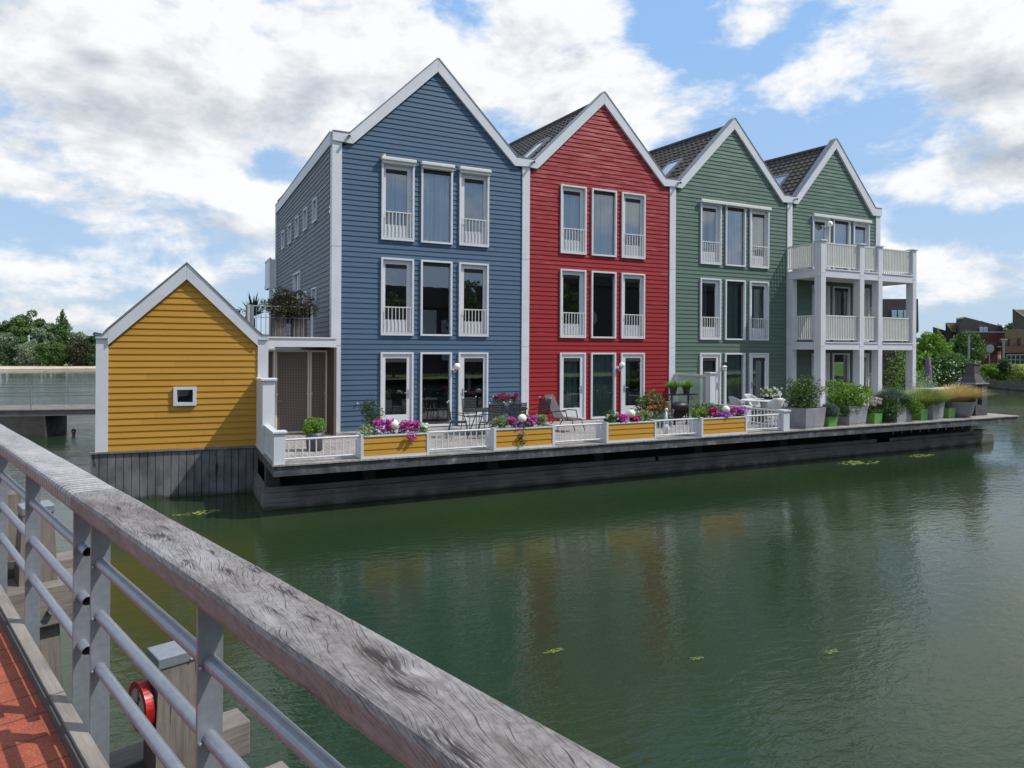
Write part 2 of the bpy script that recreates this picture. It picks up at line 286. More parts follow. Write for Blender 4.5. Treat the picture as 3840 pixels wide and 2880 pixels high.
MT['flpurple'] = leaf('purple_petal', (.45, .10, .58), (.62, .20, .75), (.75, .4, .85))
MT['flred'] = leaf('magenta_petal', (.22, .01, .06), (.42, .015, .12), (.55, .05, .2))
MT['flsalmon'] = leaf('salmon_petal', (.55, .1, .08), (.7, .2, .16), (.7, .3, .3))
MT['flwhite'] = leaf('white_petal', (.7, .7, .6), (.85, .85, .8), (.9, .9, .9))
MT['flpale'] = leaf('pale_pink_petal', (.6, .45, .5), (.75, .62, .66), (.85, .8, .8))
MT['bark'] = plain('bark', (.07, .055, .04), .9, var=.3, vs=8, stretch=(3, 3, .6), bmp=.5)
def water_mat():
    m, b = newmat('canal_water'); b.inputs['Roughness'].default_value = .035; b.inputs['IOR'].default_value = 1.33
    g = N('ShaderNodeNewGeometry'); P = g.outputs['Position']
    n = noise(P, .11, 3); L(ramp(n, [(.3, (.012, .030, .015)), (.7, (.026, .043, .014))]), b.inputs['Base Color'])
    def mp(s, r=0):
        q = N('ShaderNodeMapping'); q.inputs['Scale'].default_value = s; q.inputs['Rotation'].default_value = (0, 0, r); L(P, q.inputs[0]); return q.outputs[0]
    a = noise(mp((2.4, 4.6, 1), .45), 1.5, 3, .55, .4); c = noise(mp((1, 1.7, 1), .2), 9.5, 3, .6, .2); d = noise(mp((.5, .9, 1), .5), .9, 2)
    wind = noise(mp((.05, .09, 1), .3), 1, 2)
    w = N('ShaderNodeMapRange'); L(wind, w.inputs[0]); w.inputs[1].default_value = .35; w.inputs[2].default_value = .65; w.inputs[3].default_value = .45; w.inputs[4].default_value = 1.3
    spp = N('ShaderNodeSeparateXYZ'); L(P, spp.inputs[0]); lake = N('ShaderNodeMapRange', interpolation_type='SMOOTHSTEP'); L(spp.outputs[1], lake.inputs[0]); lake.inputs[1].default_value = -3; lake.inputs[2].default_value = 14; lake.inputs[3].default_value = 1; lake.inputs[4].default_value = 3.2
    h = M_('MULTIPLY', M_('ADD', M_('ADD', M_('MULTIPLY', a, .0115), M_('MULTIPLY', c, .003)), M_('MULTIPLY', d, .022)), M_('MULTIPLY', w.outputs[0], lake.outputs[0]))
    bp = N('ShaderNodeBump'); bp.inputs['Strength'].default_value = 1; bp.inputs['Distance'].default_value = 1.0; L(h, bp.inputs['Height']); L(bp.outputs[0], b.inputs['Normal'])
    return m
MT['water'] = water_mat()
def ground_mat(name, c1, c2, s=1.5, bm=.3):
    m, b = newmat(name); b.inputs['Roughness'].default_value = .95; n = noise(coord(), s, 8, .65); L(ramp(n, [(.35, c1), (.65, c2)]), b.inputs['Base Color']); bump(b, n, bm, .05); return m
MT['sand'] = ground_mat('beach_sand', (.38, .32, .23), (.55, .48, .36), .6)
MT['land'] = ground_mat('meadow', (.07, .10, .025), (.15, .19, .05), .4)
MT['lawn'] = ground_mat('bank_grass', (.10, .20, .02), (.20, .33, .04), 1.2)
def bricks(name, c1, c2, mort, scale=6):
    m, b = newmat(name); b.inputs['Roughness'].default_value = .9
    v = N('ShaderNodeTexCoord'); s = N('ShaderNodeSeparateXYZ'); L(v.outputs['Object'], s.inputs[0]); cmb = N('ShaderNodeCombineXYZ'); L(M_('ADD', s.outputs[0], s.outputs[1]), cmb.inputs[0]); L(s.outputs[2], cmb.inputs[1])
    t = N('ShaderNodeTexBrick'); t.inputs['Scale'].default_value = scale; L(cmb.outputs[0], t.inputs['Vector']); t.inputs['Color1'].default_value = (*c1, 1); t.inputs['Color2'].default_value = (*c2, 1); t.inputs['Mortar'].default_value = (*mort, 1)
    t.inputs['Mortar Size'].default_value = .012; L(mixc(.4, t.outputs['Color'], ramp(noise(coord(scale=(.4, .4, 3)), 2.5, 6, .7), [(.35, sc(c1, .7)), (.65, sc(c2, 1.2))])), b.inputs['Base Color']); return m
MT['brick'] = bricks('red_brown_brick', (.085, .030, .024), (.14, .055, .042), (.10, .07, .06), 3)
MT['brick2'] = bricks('tan_brown_brick', (.10, .062, .045), (.15, .095, .07), (.11, .09, .08), 3)
MT['greyclad'] = plain('grey_cladding', (.070, .062, .063), .8, var=.12, vs=2)
MT['darkclad_piershade'] = plain('dark_cladding_and_pier_shade', (.055, .045, .055), .8)
MT['rooforange'] = plain('terracotta_roof', (.36, .22, .16), .8)
MT['stone'] = bricks('dark_stone_blocks', (.055, .055, .06), (.085, .085, .09), (.04, .04, .04), 5)
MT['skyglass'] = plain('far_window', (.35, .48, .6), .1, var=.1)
def tilemat():
    m, b = newmat('roof_tiles'); b.inputs['Roughness'].default_value = .7
    n = noise(coord(), 1.3, 6, .7); g = N('ShaderNodeNewGeometry')
    c = ramp(n, [(.3, (.028, .025, .025)), (.6, (.056, .047, .042)), (.8, (.10, .08, .055))]); c = mixc(.3, c, ramp(g.outputs['Random Per Island'], [(0, (.03, .027, .026)), (1, (.11, .09, .07))]))
    L(c, b.inputs['Base Color']); bump(b, noise(coord(), 25, 4), .2, .01); return m
MT['tile'] = tilemat()
# ------------------------------------------------------------------ builders
def tag(o, label=None, cat=None, group=None, kind=None):
    if label: o['label'] = label
    if cat: o['category'] = cat
    if group: o['group'] = group
    if kind: o['kind'] = kind
    return o
def empty(name, loc, rz=0, label=None, cat=None, group=None):
    o = bpy.data.objects.new(name, None); COL.objects.link(o); o.location = loc; o.rotation_euler = (0, 0, rz); o.empty_display_size = .2
    return tag(o, label, cat, group)
def rootinv(o):
    while o.parent: o = o.parent
    return (Matrix.Translation(o.location) @ Matrix.Rotation(o.rotation_euler.z, 4, 'Z')).inverted()
class MB:
    def __init__(s, M=None): s.v = []; s.f = []; s.M = M
    def add(s, vs, fs):
        k = len(s.v)
        if s.M is not None: vs = [s.M @ Vector(p) for p in vs]
        s.v += [tuple(p) for p in vs]; s.f += [tuple(i+k for i in f) for f in fs]; return s
    def box(s, x0, y0, z0, x1, y1, z1):
        x0, x1 = min(x0, x1), max(x0, x1); y0, y1 = min(y0, y1), max(y0, y1); z0, z1 = min(z0, z1), max(z0, z1)
        return s.add([(x0, y0, z0), (x1, y0, z0), (x1, y1, z0), (x0, y1, z0), (x0, y0, z1), (x1, y0, z1), (x1, y1, z1), (x0, y1, z1)],
                     [(0, 3, 2, 1), (4, 5, 6, 7), (0, 1, 5, 4), (1, 2, 6, 5), (2, 3, 7, 6), (3, 0, 4, 7)])
    def bevbox(s, x0, y0, z0, x1, y1, z1, b=.01):
        bm = bmesh.new(); bmesh.ops.create_cube(bm, size=1)
        for v in bm.verts: v.co = Vector(((x0+x1)/2+v.co.x*(x1-x0), (y0+y1)/2+v.co.y*(y1-y0), (z0+z1)/2+v.co.z*(z1-z0)))
        bmesh.ops.bevel(bm, geom=bm.edges[:], offset=b, segments=2, affect='EDGES', profile=.5)
        bm.verts.index_update(); s.add([v.co.copy() for v in bm.verts], [[v.index for v in f.verts] for f in bm.faces]); bm.free(); return s
    def quad(s, a, b, c, d): return s.add([a, b, c, d], [(0, 1, 2, 3)])
    def cyl(s, p0, p1, r0_, r1_=None, n=10, caps=True):
        p0 = Vector(p0); p1 = Vector(p1); r1_ = r0_ if r1_ is None else r1_
        q = (p1-p0).to_track_quat('Z', 'Y').to_matrix()
        vs = [p0+q@Vector((cos(2*pi*i/n)*r0_, sin(2*pi*i/n)*r0_, 0)) for i in range(n)]+[p1+q@Vector((cos(2*pi*i/n)*r1_, sin(2*pi*i/n)*r1_, 0)) for i in range(n)]
        fs = [(i, (i+1) % n, n+(i+1) % n, n+i) for i in range(n)]
        if caps: fs += [tuple(range(n-1, -1, -1)), tuple(range(n, 2*n))]
        return s.add(vs, fs)
    def tube(s, pts, r, n=8):
        for a, b in zip(pts[:-1], pts[1:]): s.cyl(a, b, r, n=n)
        for p in pts[1:-1]: s.sphere(p, r, 6, 4)
        return s
    def lathe(s, prof, c=(0, 0, 0), n=20):
        vs = []; fs = []
        for (r, z) in prof: vs += [(c[0]+cos(2*pi*i/n)*r, c[1]+sin(2*pi*i/n)*r, c[2]+z) for i in range(n)]
        for k in range(len(prof)-1):
            for i in range(n): fs.append((k*n+i, k*n+(i+1) % n, (k+1)*n+(i+1) % n, (k+1)*n+i))
        if prof[0][0] > 1e-4: fs.append(tuple(range(n-1, -1, -1)))
        if prof[-1][0] > 1e-4: fs.append(tuple((len(prof)-1)*n+i for i in range(n)))
        return s.add(vs, fs)
    def sphere(s, c, r, n=16, m=10, sx=1, sy=1, sz=1):
        vs = [(c[0], c[1], c[2]-r*sz)]
        for j in range(1, m):
            a = -pi/2+pi*j/m
            vs += [(c[0]+cos(a)*cos(2*pi*i/n)*r*sx, c[1]+cos(a)*sin(2*pi*i/n)*r*sy, c[2]+sin(a)*r*sz) for i in range(n)]
        vs.append((c[0], c[1], c[2]+r*sz)); fs = [(0, 1+(i+1) % n, 1+i) for i in range(n)]
        for j in range(m-2):
            for i in range(n): fs.append((1+j*n+i, 1+j*n+(i+1) % n, 1+(j+1)*n+(i+1) % n, 1+(j+1)*n+i))
        k = 1+(m-2)*n; fs += [(k+i, k+(i+1) % n, len(vs)-1) for i in range(n)]
        return s.add(vs, fs)
    def prism(s, poly, y0, y1):                                # polygon of (x,z) extruded along y
        n = len(poly); vs = [(x, y0, z) for x, z in poly]+[(x, y1, z) for x, z in poly]
        return s.add(vs, [tuple(range(n)), tuple(range(2*n-1, n-1, -1))]+[(i, n+i, n+(i+1) % n, (i+1) % n) for i in range(n)])
    def extr(s, poly, d):                                      # world polygon extruded by vector d
        n = len(poly); d = Vector(d); vs = [Vector(p) for p in poly]+[Vector(p)+d for p in poly]
        return s.add(vs, [tuple(range(n)), tuple(range(2*n-1, n-1, -1))]+[(i, n+i, n+(i+1) % n, (i+1) % n) for i in range(n)])
    def build(s, name, mat, parent=None, smooth=False, **k):
        me = bpy.data.meshes.new(name); vs = s.v
        if parent is not None:
            I = rootinv(parent); vs = [tuple(I @ Vector(p)) for p in vs]
        me.from_pydata(vs, [], s.f); me.materials.append(MT[mat] if isinstance(mat, str) else mat)
        if smooth: me.polygons.foreach_set('use_smooth', [True]*len(me.polygons))
        me.update(); o = bpy.data.objects.new(name, me); COL.objects.link(o)
        if parent is not None: o.parent = parent
        return tag(o, **k)
def copytree(o, parent=None):
    c = o.copy(); COL.objects.link(c); c.parent = parent
    for ch in [q for q in bpy.data.objects if q.parent == o and q != c]: copytree(ch, c)
    return c
def arr(name, V, F, mat, parent=None, **k):
    me = bpy.data.meshes.new(name); V = np.asarray(V, dtype=float)
    if parent is not None:
        I = np.array(rootinv(parent)); V = V@I[:3, :3].T+I[:3, 3]
    nv, nf, k4 = len(V), len(F), F.shape[1]
    me.vertices.add(nv); me.vertices.foreach_set('co', V.ravel().astype(np.float32)); me.loops.add(nf*k4); me.loops.foreach_set('vertex_index', F.ravel().astype(np.int32))
    me.polygons.add(nf); me.polygons.foreach_set('loop_start', np.arange(0, nf*k4, k4, dtype=np.int32)); me.polygons.foreach_set('loop_total', np.full(nf, k4, dtype=np.int32))
    me.update(calc_edges=True); me.materials.append(MT[mat]); o = bpy.data.objects.new(name, me); COL.objects.link(o)
    if parent is not None: o.parent = parent
    return tag(o, **k)
def leaves(name, centers, n, size, mat, parent=None, aspect=.55, spread=None, up=.25, **k):
    """many small folded leaves gathered round clump centres (x,y,z,radius)"""
    C_ = np.array(centers, dtype=float); w = C_[:, 3]**2; idx = np.random.choice(len(C_), n, p=w/w.sum())
    d = np.random.normal(size=(n, 3)); d /= np.linalg.norm(d, axis=1)[:, None]; rr = np.random.uniform(.35, 1, n)**.6
    P = C_[idx, :3]+d*(C_[idx, 3]*rr)[:, None]*np.array([1, 1, .9])
    a = np.random.normal(size=(n, 3))*.8+d*.6; a[:, 2] += up; a /= np.linalg.norm(a, axis=1)[:, None]
    b = np.cross(a, np.random.normal(size=(n, 3))); b /= np.linalg.norm(b, axis=1)[:, None]
    s_ = size*np.random.uniform(.6, 1.35, n)[:, None]
    V = np.stack([P-a*s_*.5, P+b*s_*aspect*.5, P+a*s_*.5, P-b*s_*aspect*.5], 1).reshape(-1, 3); F = np.arange(4*n).reshape(n, 4)
    return arr(name, V, F, mat, parent, **k)
def clumps(c, rad, n, cr_, seed=0, flat=1, lo=-1):
    R = random.Random(seed); out = []
    for i in range(n):
        while True:
            x, y, z = R.uniform(-1, 1), R.uniform(-1, 1), R.uniform(lo, 1)
            q = x*x+y*y+z*z
            if .15 < q < 1: break
        out.append((c[0]+x*rad[0], c[1]+y*rad[1], c[2]+z*rad[2], cr_*R.uniform(.6, 1.25)))
    return out
def tree(name, base, h, w, mat, label, seed, n=2600, size=.38, cat='tree', group=None, shape='round', trunk=True, cl_=22):
    R = random.Random(seed); t = empty(name, base, 0, label, cat, group); b = Vector(base)
    m = MB(); th = h*.45; m.cyl(b-Vector((0, 0, .3)), b+Vector((0, 0, th)), .035*h*.6, .018*h*.6, 7)
    for i in range(5):
        a = R.uniform(0, 6.28); m.cyl(b+Vector((0, 0, th*R.uniform(.4, .95))), b+Vector((cos(a)*w*.35, sin(a)*w*.35, h*R.uniform(.5, .85))), .012*h*.6, .004*h, 5)
    m.build('trunk', 'bark', t)
    if shape == 'cone': cs_ = [(b.x+R.gauss(0, .5)*w*.42*(1-q)+0, b.y+R.gauss(0, .5)*w*.42*(1-q), b.z+h*(.12+.86*q), w*.24*(1.15-q)) for q in [i/(cl_-1) for i in range(cl_)] for _ in range(2)]
    else: cs_ = clumps((b.x, b.y, b.z+h*.54), (w*.38, w*.38, h*.42), cl_, w*.17*(22/cl_)**.34, seed)
    leaves('crown', cs_, n, size, mat, t); return t
def bush(name, c, rad, n, size, mat, label, seed, cat='shrub', group=None, cl_=14, root=None, part='foliage'):
    t = root or empty(name, (c[0], c[1], c[2]), 0, label, cat, group)
    cs_ = clumps((c[0], c[1], c[2]+rad[2]*.55), (rad[0]*.75, rad[1]*.75, rad[2]*.6), cl_, (rad[0]+rad[2])*.24*(14/cl_)**.42, seed, lo=-.8)
    R_ = random.Random(seed+1)
    for _ in range(cl_//3):
        a = R_.uniform(0, 6.28); e_ = R_.uniform(.1, 1.4); cs_.append((c[0]+cos(a)*cos(e_)*rad[0]*1.02, c[1]+sin(a)*cos(e_)*rad[1]*1.02, c[2]+rad[2]*(.5+.72*sin(e_)), (rad[0]+rad[2])*.085))
    leaves(part, cs_, n, size, mat, t); return t
def blades(name, c, r, h, n, mat, parent, lean=(0, 0, 0), width=.006, curve=.6, seed=0, spread=1.0, **k):
    rs = np.random.RandomState(seed); V = []; F = []
    seg = 5
    for i in range(n):
        a = rs.uniform(0, 2*pi); q = sqrt(rs.uniform()); th = q*1.05*spread; l = h*rs.uniform(.38, 1.05)
        b0 = np.array([c[0]+cos(a)*r*q*.45, c[1]+sin(a)*r*q*.45, c[2]]); o_ = np.array([cos(a), sin(a), 0])*sin(th)*l; ln = np.array(lean)*rs.uniform(.5, 1.1); sd_ = np.array([-sin(a), cos(a), 0])*width
        k0 = len(V)
        for j in range(seg+1):
            t = j/seg; p = b0+o_*t+ln*t*t+np.array([0, 0, l*(cos(th)*t-curve*.4*t*t)]); wv = 1-t*.85
            V += [p-sd_*wv, p+sd_*wv]
        for j in range(seg): F.append((k0+2*j, k0+2*j+1, k0+2*j+3, k0+2*j+2))
    return arr(name, V, np.array(F), mat, parent, **k)
def flowers(parent, mat, pts, r, n, size=.035, name='blossoms'):
    cs_ = [(p[0], p[1], p[2], r*random.uniform(.7, 1.2)) for p in pts]
    return leaves(name, cs_, n, size, mat, parent, aspect=.95, up=.1)
def lap(mb, xr, z0, z1, holes, pitch, proud=.021, P=None, y=0):
    """lapped boards on the plane y, facing -y; xr(z)->(left,right); P maps (x,y,z) to world"""
    P = P or (lambda x, y_, z: (x, y_, z))
    z = z0
    while z < z1-1e-6:
        zt = min(z+pitch, z1); br = sorted(set([z, zt]+[q for h in holes for q in (h[2], h[3]) if z < q < zt]))
        for a, b in zip(br[:-1], br[1:]):
            mid = (a+b)/2; xl0, xr0 = xr(a); xl1, xr1 = xr(b)
            if xr0-xl0 < .01: continue
            hs = sorted([h for h in holes if h[2] < mid < h[3]]); iv = []; cur = None
            for h in hs:
                iv.append((cur, h[0])); cur = h[1]
            iv.append((cur, None))
            ya = y-proud*(1-(a-z)/pitch); yb = y-proud*(1-(b-z)/pitch)
            for (l, r) in iv:
                la, lb = (xl0, xl1) if l is None else (l, l); ra, rb = (xr0, xr1) if r is None else (r, r)
                if ra-la < .004: continue
                if ra-la > 2.2 and la == lb and ra == rb:
                    js = la+(ra-la)*((z*7.31+la*3.7) % 1*.6+.2); pcs = [(la, js-.002), (js+.002, ra)]
                    for (p_, q_) in pcs:
                        mb.quad(P(p_, ya, a), P(q_, ya, a), P(q_, yb, b), P(p_, yb, b))
                    if a == z: mb.quad(P(la, y, a), P(ra, y, a), P(ra, ya, a), P(la, ya, a))
                    continue
                mb.quad(P(la, ya, a), P(ra, ya, a), P(rb, yb, b), P(lb, yb, b))
                if a == z: mb.quad(P(la, y, a), P(ra, y, a), P(ra, ya, a), P(la, ya, a))
        z = zt
# ------------------------------------------------------------------ water and land
ZW = -1.2
MB().quad((-900, -700, ZW), (1500, -700, ZW), (1500, 1500, ZW), (-900, 1500, ZW)).build('water', 'water', kind='structure')
bd = MB(); xs = [-200, -60, -45, -30, -16, 0, 20, 60]; ya = [111, 111.5, 112, 112.6, 114.2, 116, 119, 126]
for a in range(len(xs)-1):
    for (d0, z0, d1, z1) in ((-1, -1.4, 0, ZW+.02), (0, ZW+.02, 3, -.95), (3, -.95, 14, -.86)):
        bd.quad((xs[a], ya[a]+d0, z0), (xs[a+1], ya[a+1]+d0, z0), (xs[a+1], ya[a+1]+d1, z1), (xs[a], ya[a]+d1, z1))
bd.build('beach', 'sand', kind='structure')
MB().quad((-900, 119, -.9), (66, 127, -.9), (500, 1500, -.9), (-900, 1500, -.9)).build('far_meadow', 'land', kind='structure')
# right bank
SH = [(18, 30), (40, 20), (58, 21), (70, 24.8), (72.6, 24.6), (70.8, 21.2), (67.3, 16.0), (62, 7.5), (54, -6), (50, -30)]
rb = MB(); rows = [(0, .08), (2.5, .35), (6.5, 1.05), (12, 1.2), (500, 1.2)]
def off(p, d):
    v = Vector((p[0]-CAM.x, p[1]-CAM.y, 0)).normalized(); return (p[0]+v.x*d, p[1]+v.y*d)
for a, b in zip(SH[:-1], SH[1:]):
    for (d0, z0), (d1, z1) in zip(rows[:-1], rows[1:]):
        p, q, r, s = off(a, d0), off(b, d0), off(b, d1), off(a, d1); rb.quad((*p, z0), (*q, z0), (*r, z1), (*s, z1))
rb.build('right_bank', 'lawn', kind='structure')
pl = empty('sheet_piling', (60, 20, -1.2), 0, 'long dark timber piling holding up the grassy bank at the right edge', 'retaining wall')
for k, (z0, z1, o_) in enumerate([(-1.4, -.75, -.05), (-.74, -.32, -.02), (-.31, .02, 0), (.021, .12, -.08)]):
    m = MB()
    for a, b in zip(SH[:-1], SH[1:]):
        p, q, r, s = off(a, o_-.1), off(b, o_-.1), off(b, .3), off(a, .3); m.add([(*p, z0), (*q, z0), (*r, z0), (*s, z0), (*p, z1), (*q, z1), (*r, z1), (*s, z1)], [(0, 1, 5, 4), (4, 5, 6, 7), (3, 2, 1, 0), (2, 3, 7, 6)])
    m.build('board', 'base', pl)
# ------------------------------------------------------------------ deck in front of the houses
DX0, DX1, DY = -2.67, 25.46, -5.43
dk = empty('waterside_deck', (11, -3, 0), 0, 'long terrace of grey boards with a stained concrete edge above the water', 'deck')
m = MB(); x = DX0
while x < DX1-.02:
    w_ = min(.138, DX1-x); j = random.uniform(-.004, .004); m.box(x, DY-.01+j, -.035+j*.4, x+w_, 1.1 if x < -.4 else .06, j*.4); x += .145
m.build('boards', 'deckb', dk)
m = MB(); x = DX0+.02
seg = [DX0+.02, 2.2, 5.9, 9.6, 13.3, 17.0, 20.7, DX1-.02]
for a, b in zip(seg[:-1], seg[1:]): m.box(a+.004, DY+.03, -.26, b-.004, 1.0, -.036)
m.build('concrete_edge', 'edge', dk)
for u in (1029, 1396, 1862, 2263, 2640, 2960, 3260):
    X0 = on(u, 1800, 1, -4.34).x; m = MB(); m.box(X0-.16, -4.1, -.829, X0+.16, -3.8, -.261); m.build('pier', 'darkclad_piershade', dk)  # piers coloured nearly black to imitate the shade under the slab
bs = empty('timber_base', (11, -3.3, -1.2), 0, 'dark base of horizontal boards standing in the water under the terrace', 'foundation')
BX0, BX1, BY = -2.74, 25.7, -4.36
for k, (z0, z1, o_) in enumerate([(-1.5, -1.06, .0), (-1.055, -.945, .012), (-.94, -.83, .025), (-.825, -.70, .10)]):
    m = MB(); xs = [BX0, 1.5+k*1.3, 6.2+k*.8, 11.5-k, 16.3+k, 21-k*.8, BX1]
    for a, b in zip(xs[:-1], xs[1:]): m.box(a+.004, BY+o_, z0, b-.004, BY+.12, z1)
    m.box(BX0+o_, BY+.121, z0, BX0+.12, 3.5, z1); m.box(BX1-.12, BY+.121, z0, BX1-o_, 3.5, z1); m.build('board', 'base', bs)
m = MB(); m.box(BX0+.3, -3.75, -1.5, BX1-.3, 9, -.27); m.build('void_shade_fill', 'dark', bs)  # added black block, stands in for the deep shade below the terrace
m = MB()
for k in range(9):
    X0 = 19.0+k*.52; m.cyl((X0, -4.6, -.5), (X0, -4.6, -.26), .022, n=6)
m.build('hanging_bars', 'pvc', bs)
# ------------------------------------------------------------------ windows
def rb_lift(): pass
def unit(house, name, x0, x1, z0, z1, kind='window', curtain_=None, mir=False, hole=None, lab=None, yb=0, blind=True):
    """window or glazed door in the facade plane y=0: outer casing proud of the boards, leaf, glass, room behind"""
    fr = MB(); f = .06; y0 = -.075; y1 = .12
    fr.box(x0, y0, z0, x0+f, y1, z1).box(x1-f, y0, z0, x1, y1, z1).box(x0+f, y0, z1-f, x1-f, y1, z1).box(x0+f, y0, z0, x1-f, y1, z0+f)
    o = fr.build(name, 'white', house)
    if lab: o['label'] = lab
    a, b, c, d = x0+f, x1-f, z0+f, z1-f
    if kind != 'window':
        sl, sr = (.15, .10) if mir else (.10, .15)
        tb, bb = .13, (.36 if kind == 'door' else .44)
        lf = MB(); yy = -.03 if kind == 'door' else .035
        lf.box(a+.006, yy, c+.006, a+sl, yy+.06, d-.006).box(b-sr, yy, c+.006, b-.006, yy+.06, d-.006).box(a+sl, yy, d-tb, b-sr, yy+.06, d-.006).box(a+sl, yy, c+.006, b-sr, yy+.06, c+bb)
        lf.box(a+sl+.04, yy-.008, c+.06, b-sr-.04, yy-.001, c+bb-.06)
        o2 = lf.build('door_leaf', 'white', o)
        a, b, c, d = a+sl, b-sr, c+bb, d-tb; yg = yy+.03
        if kind == 'door':
            hx = (a-.05) if mir else (b+.05); sg = 1 if mir else -1
            h = MB(); h.box(hx-.02, yy-.012, z0+.93, hx+.02, yy-.001, z0+1.2).cyl((hx, yy-.05, z0+1.1), (hx+sg*.13, yy-.05, z0+1.1), .011, n=8).cyl((hx, yy-.05, z0+1.1), (hx, yy, z0+1.1), .01, n=8)
            h.build('door_handle', 'galv', o)
        else:
            r = MB(); ry = -.055; zt = z0+.87; X0, X1 = x0+f-.0, x1-f
            r.box(X0, ry-.012, zt, X1, ry+.012, zt+.03).box(X0, ry-.012, z0+f+.01, X1, ry+.012, z0+f+.035)
            nb = 8
            for i in range(nb):
                bx = X0+(i+.5)*(X1-X0)/nb; r.box(bx-.010, ry-.010, z0+f+.035, bx+.010, ry+.010, zt)
            r.build('juliet_railing', 'white2', o)
    else: yg = .02
    if blind: MB().box(a, yg-.022, d-.125, b, yg-.004, d).build('roller_blind', 'dark', o)
    MB().quad((a, yg, c), (b, yg, c), (b, yg, d), (a, yg, d)).build('glass', 'glass', o)
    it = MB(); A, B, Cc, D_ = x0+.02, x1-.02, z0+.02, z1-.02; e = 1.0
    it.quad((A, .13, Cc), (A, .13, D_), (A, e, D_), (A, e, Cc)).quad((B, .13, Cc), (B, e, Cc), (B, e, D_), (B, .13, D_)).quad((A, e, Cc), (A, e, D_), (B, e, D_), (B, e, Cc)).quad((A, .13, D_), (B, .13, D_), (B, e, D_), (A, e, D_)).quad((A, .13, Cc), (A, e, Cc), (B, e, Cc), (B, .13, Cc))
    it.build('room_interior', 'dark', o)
    if curtain_:
        mat_, parts = curtain_
        cu = MB(); ns = 26
        for (p, q) in parts:                                     # fractions of the width
            xa, xb = a+(b-a)*p, a+(b-a)*q
            for i in range(ns):
                t0, t1 = i/ns, (i+1)/ns; w0 = .03*sin(t0*ns*1.15)+.012*sin(t0*47); w1 = .03*sin(t1*ns*1.15)+.012*sin(t1*47)
                cu.quad((xa+(xb-xa)*t0, .2+w0, z0+.05), (xa+(xb-xa)*t1, .2+w1, z0+.05), (xa+(xb-xa)*t1, .2+w1, d), (xa+(xb-xa)*t0, .2+w0, d))
        cu.build('curtain', mat_, o, smooth=True)
    return o
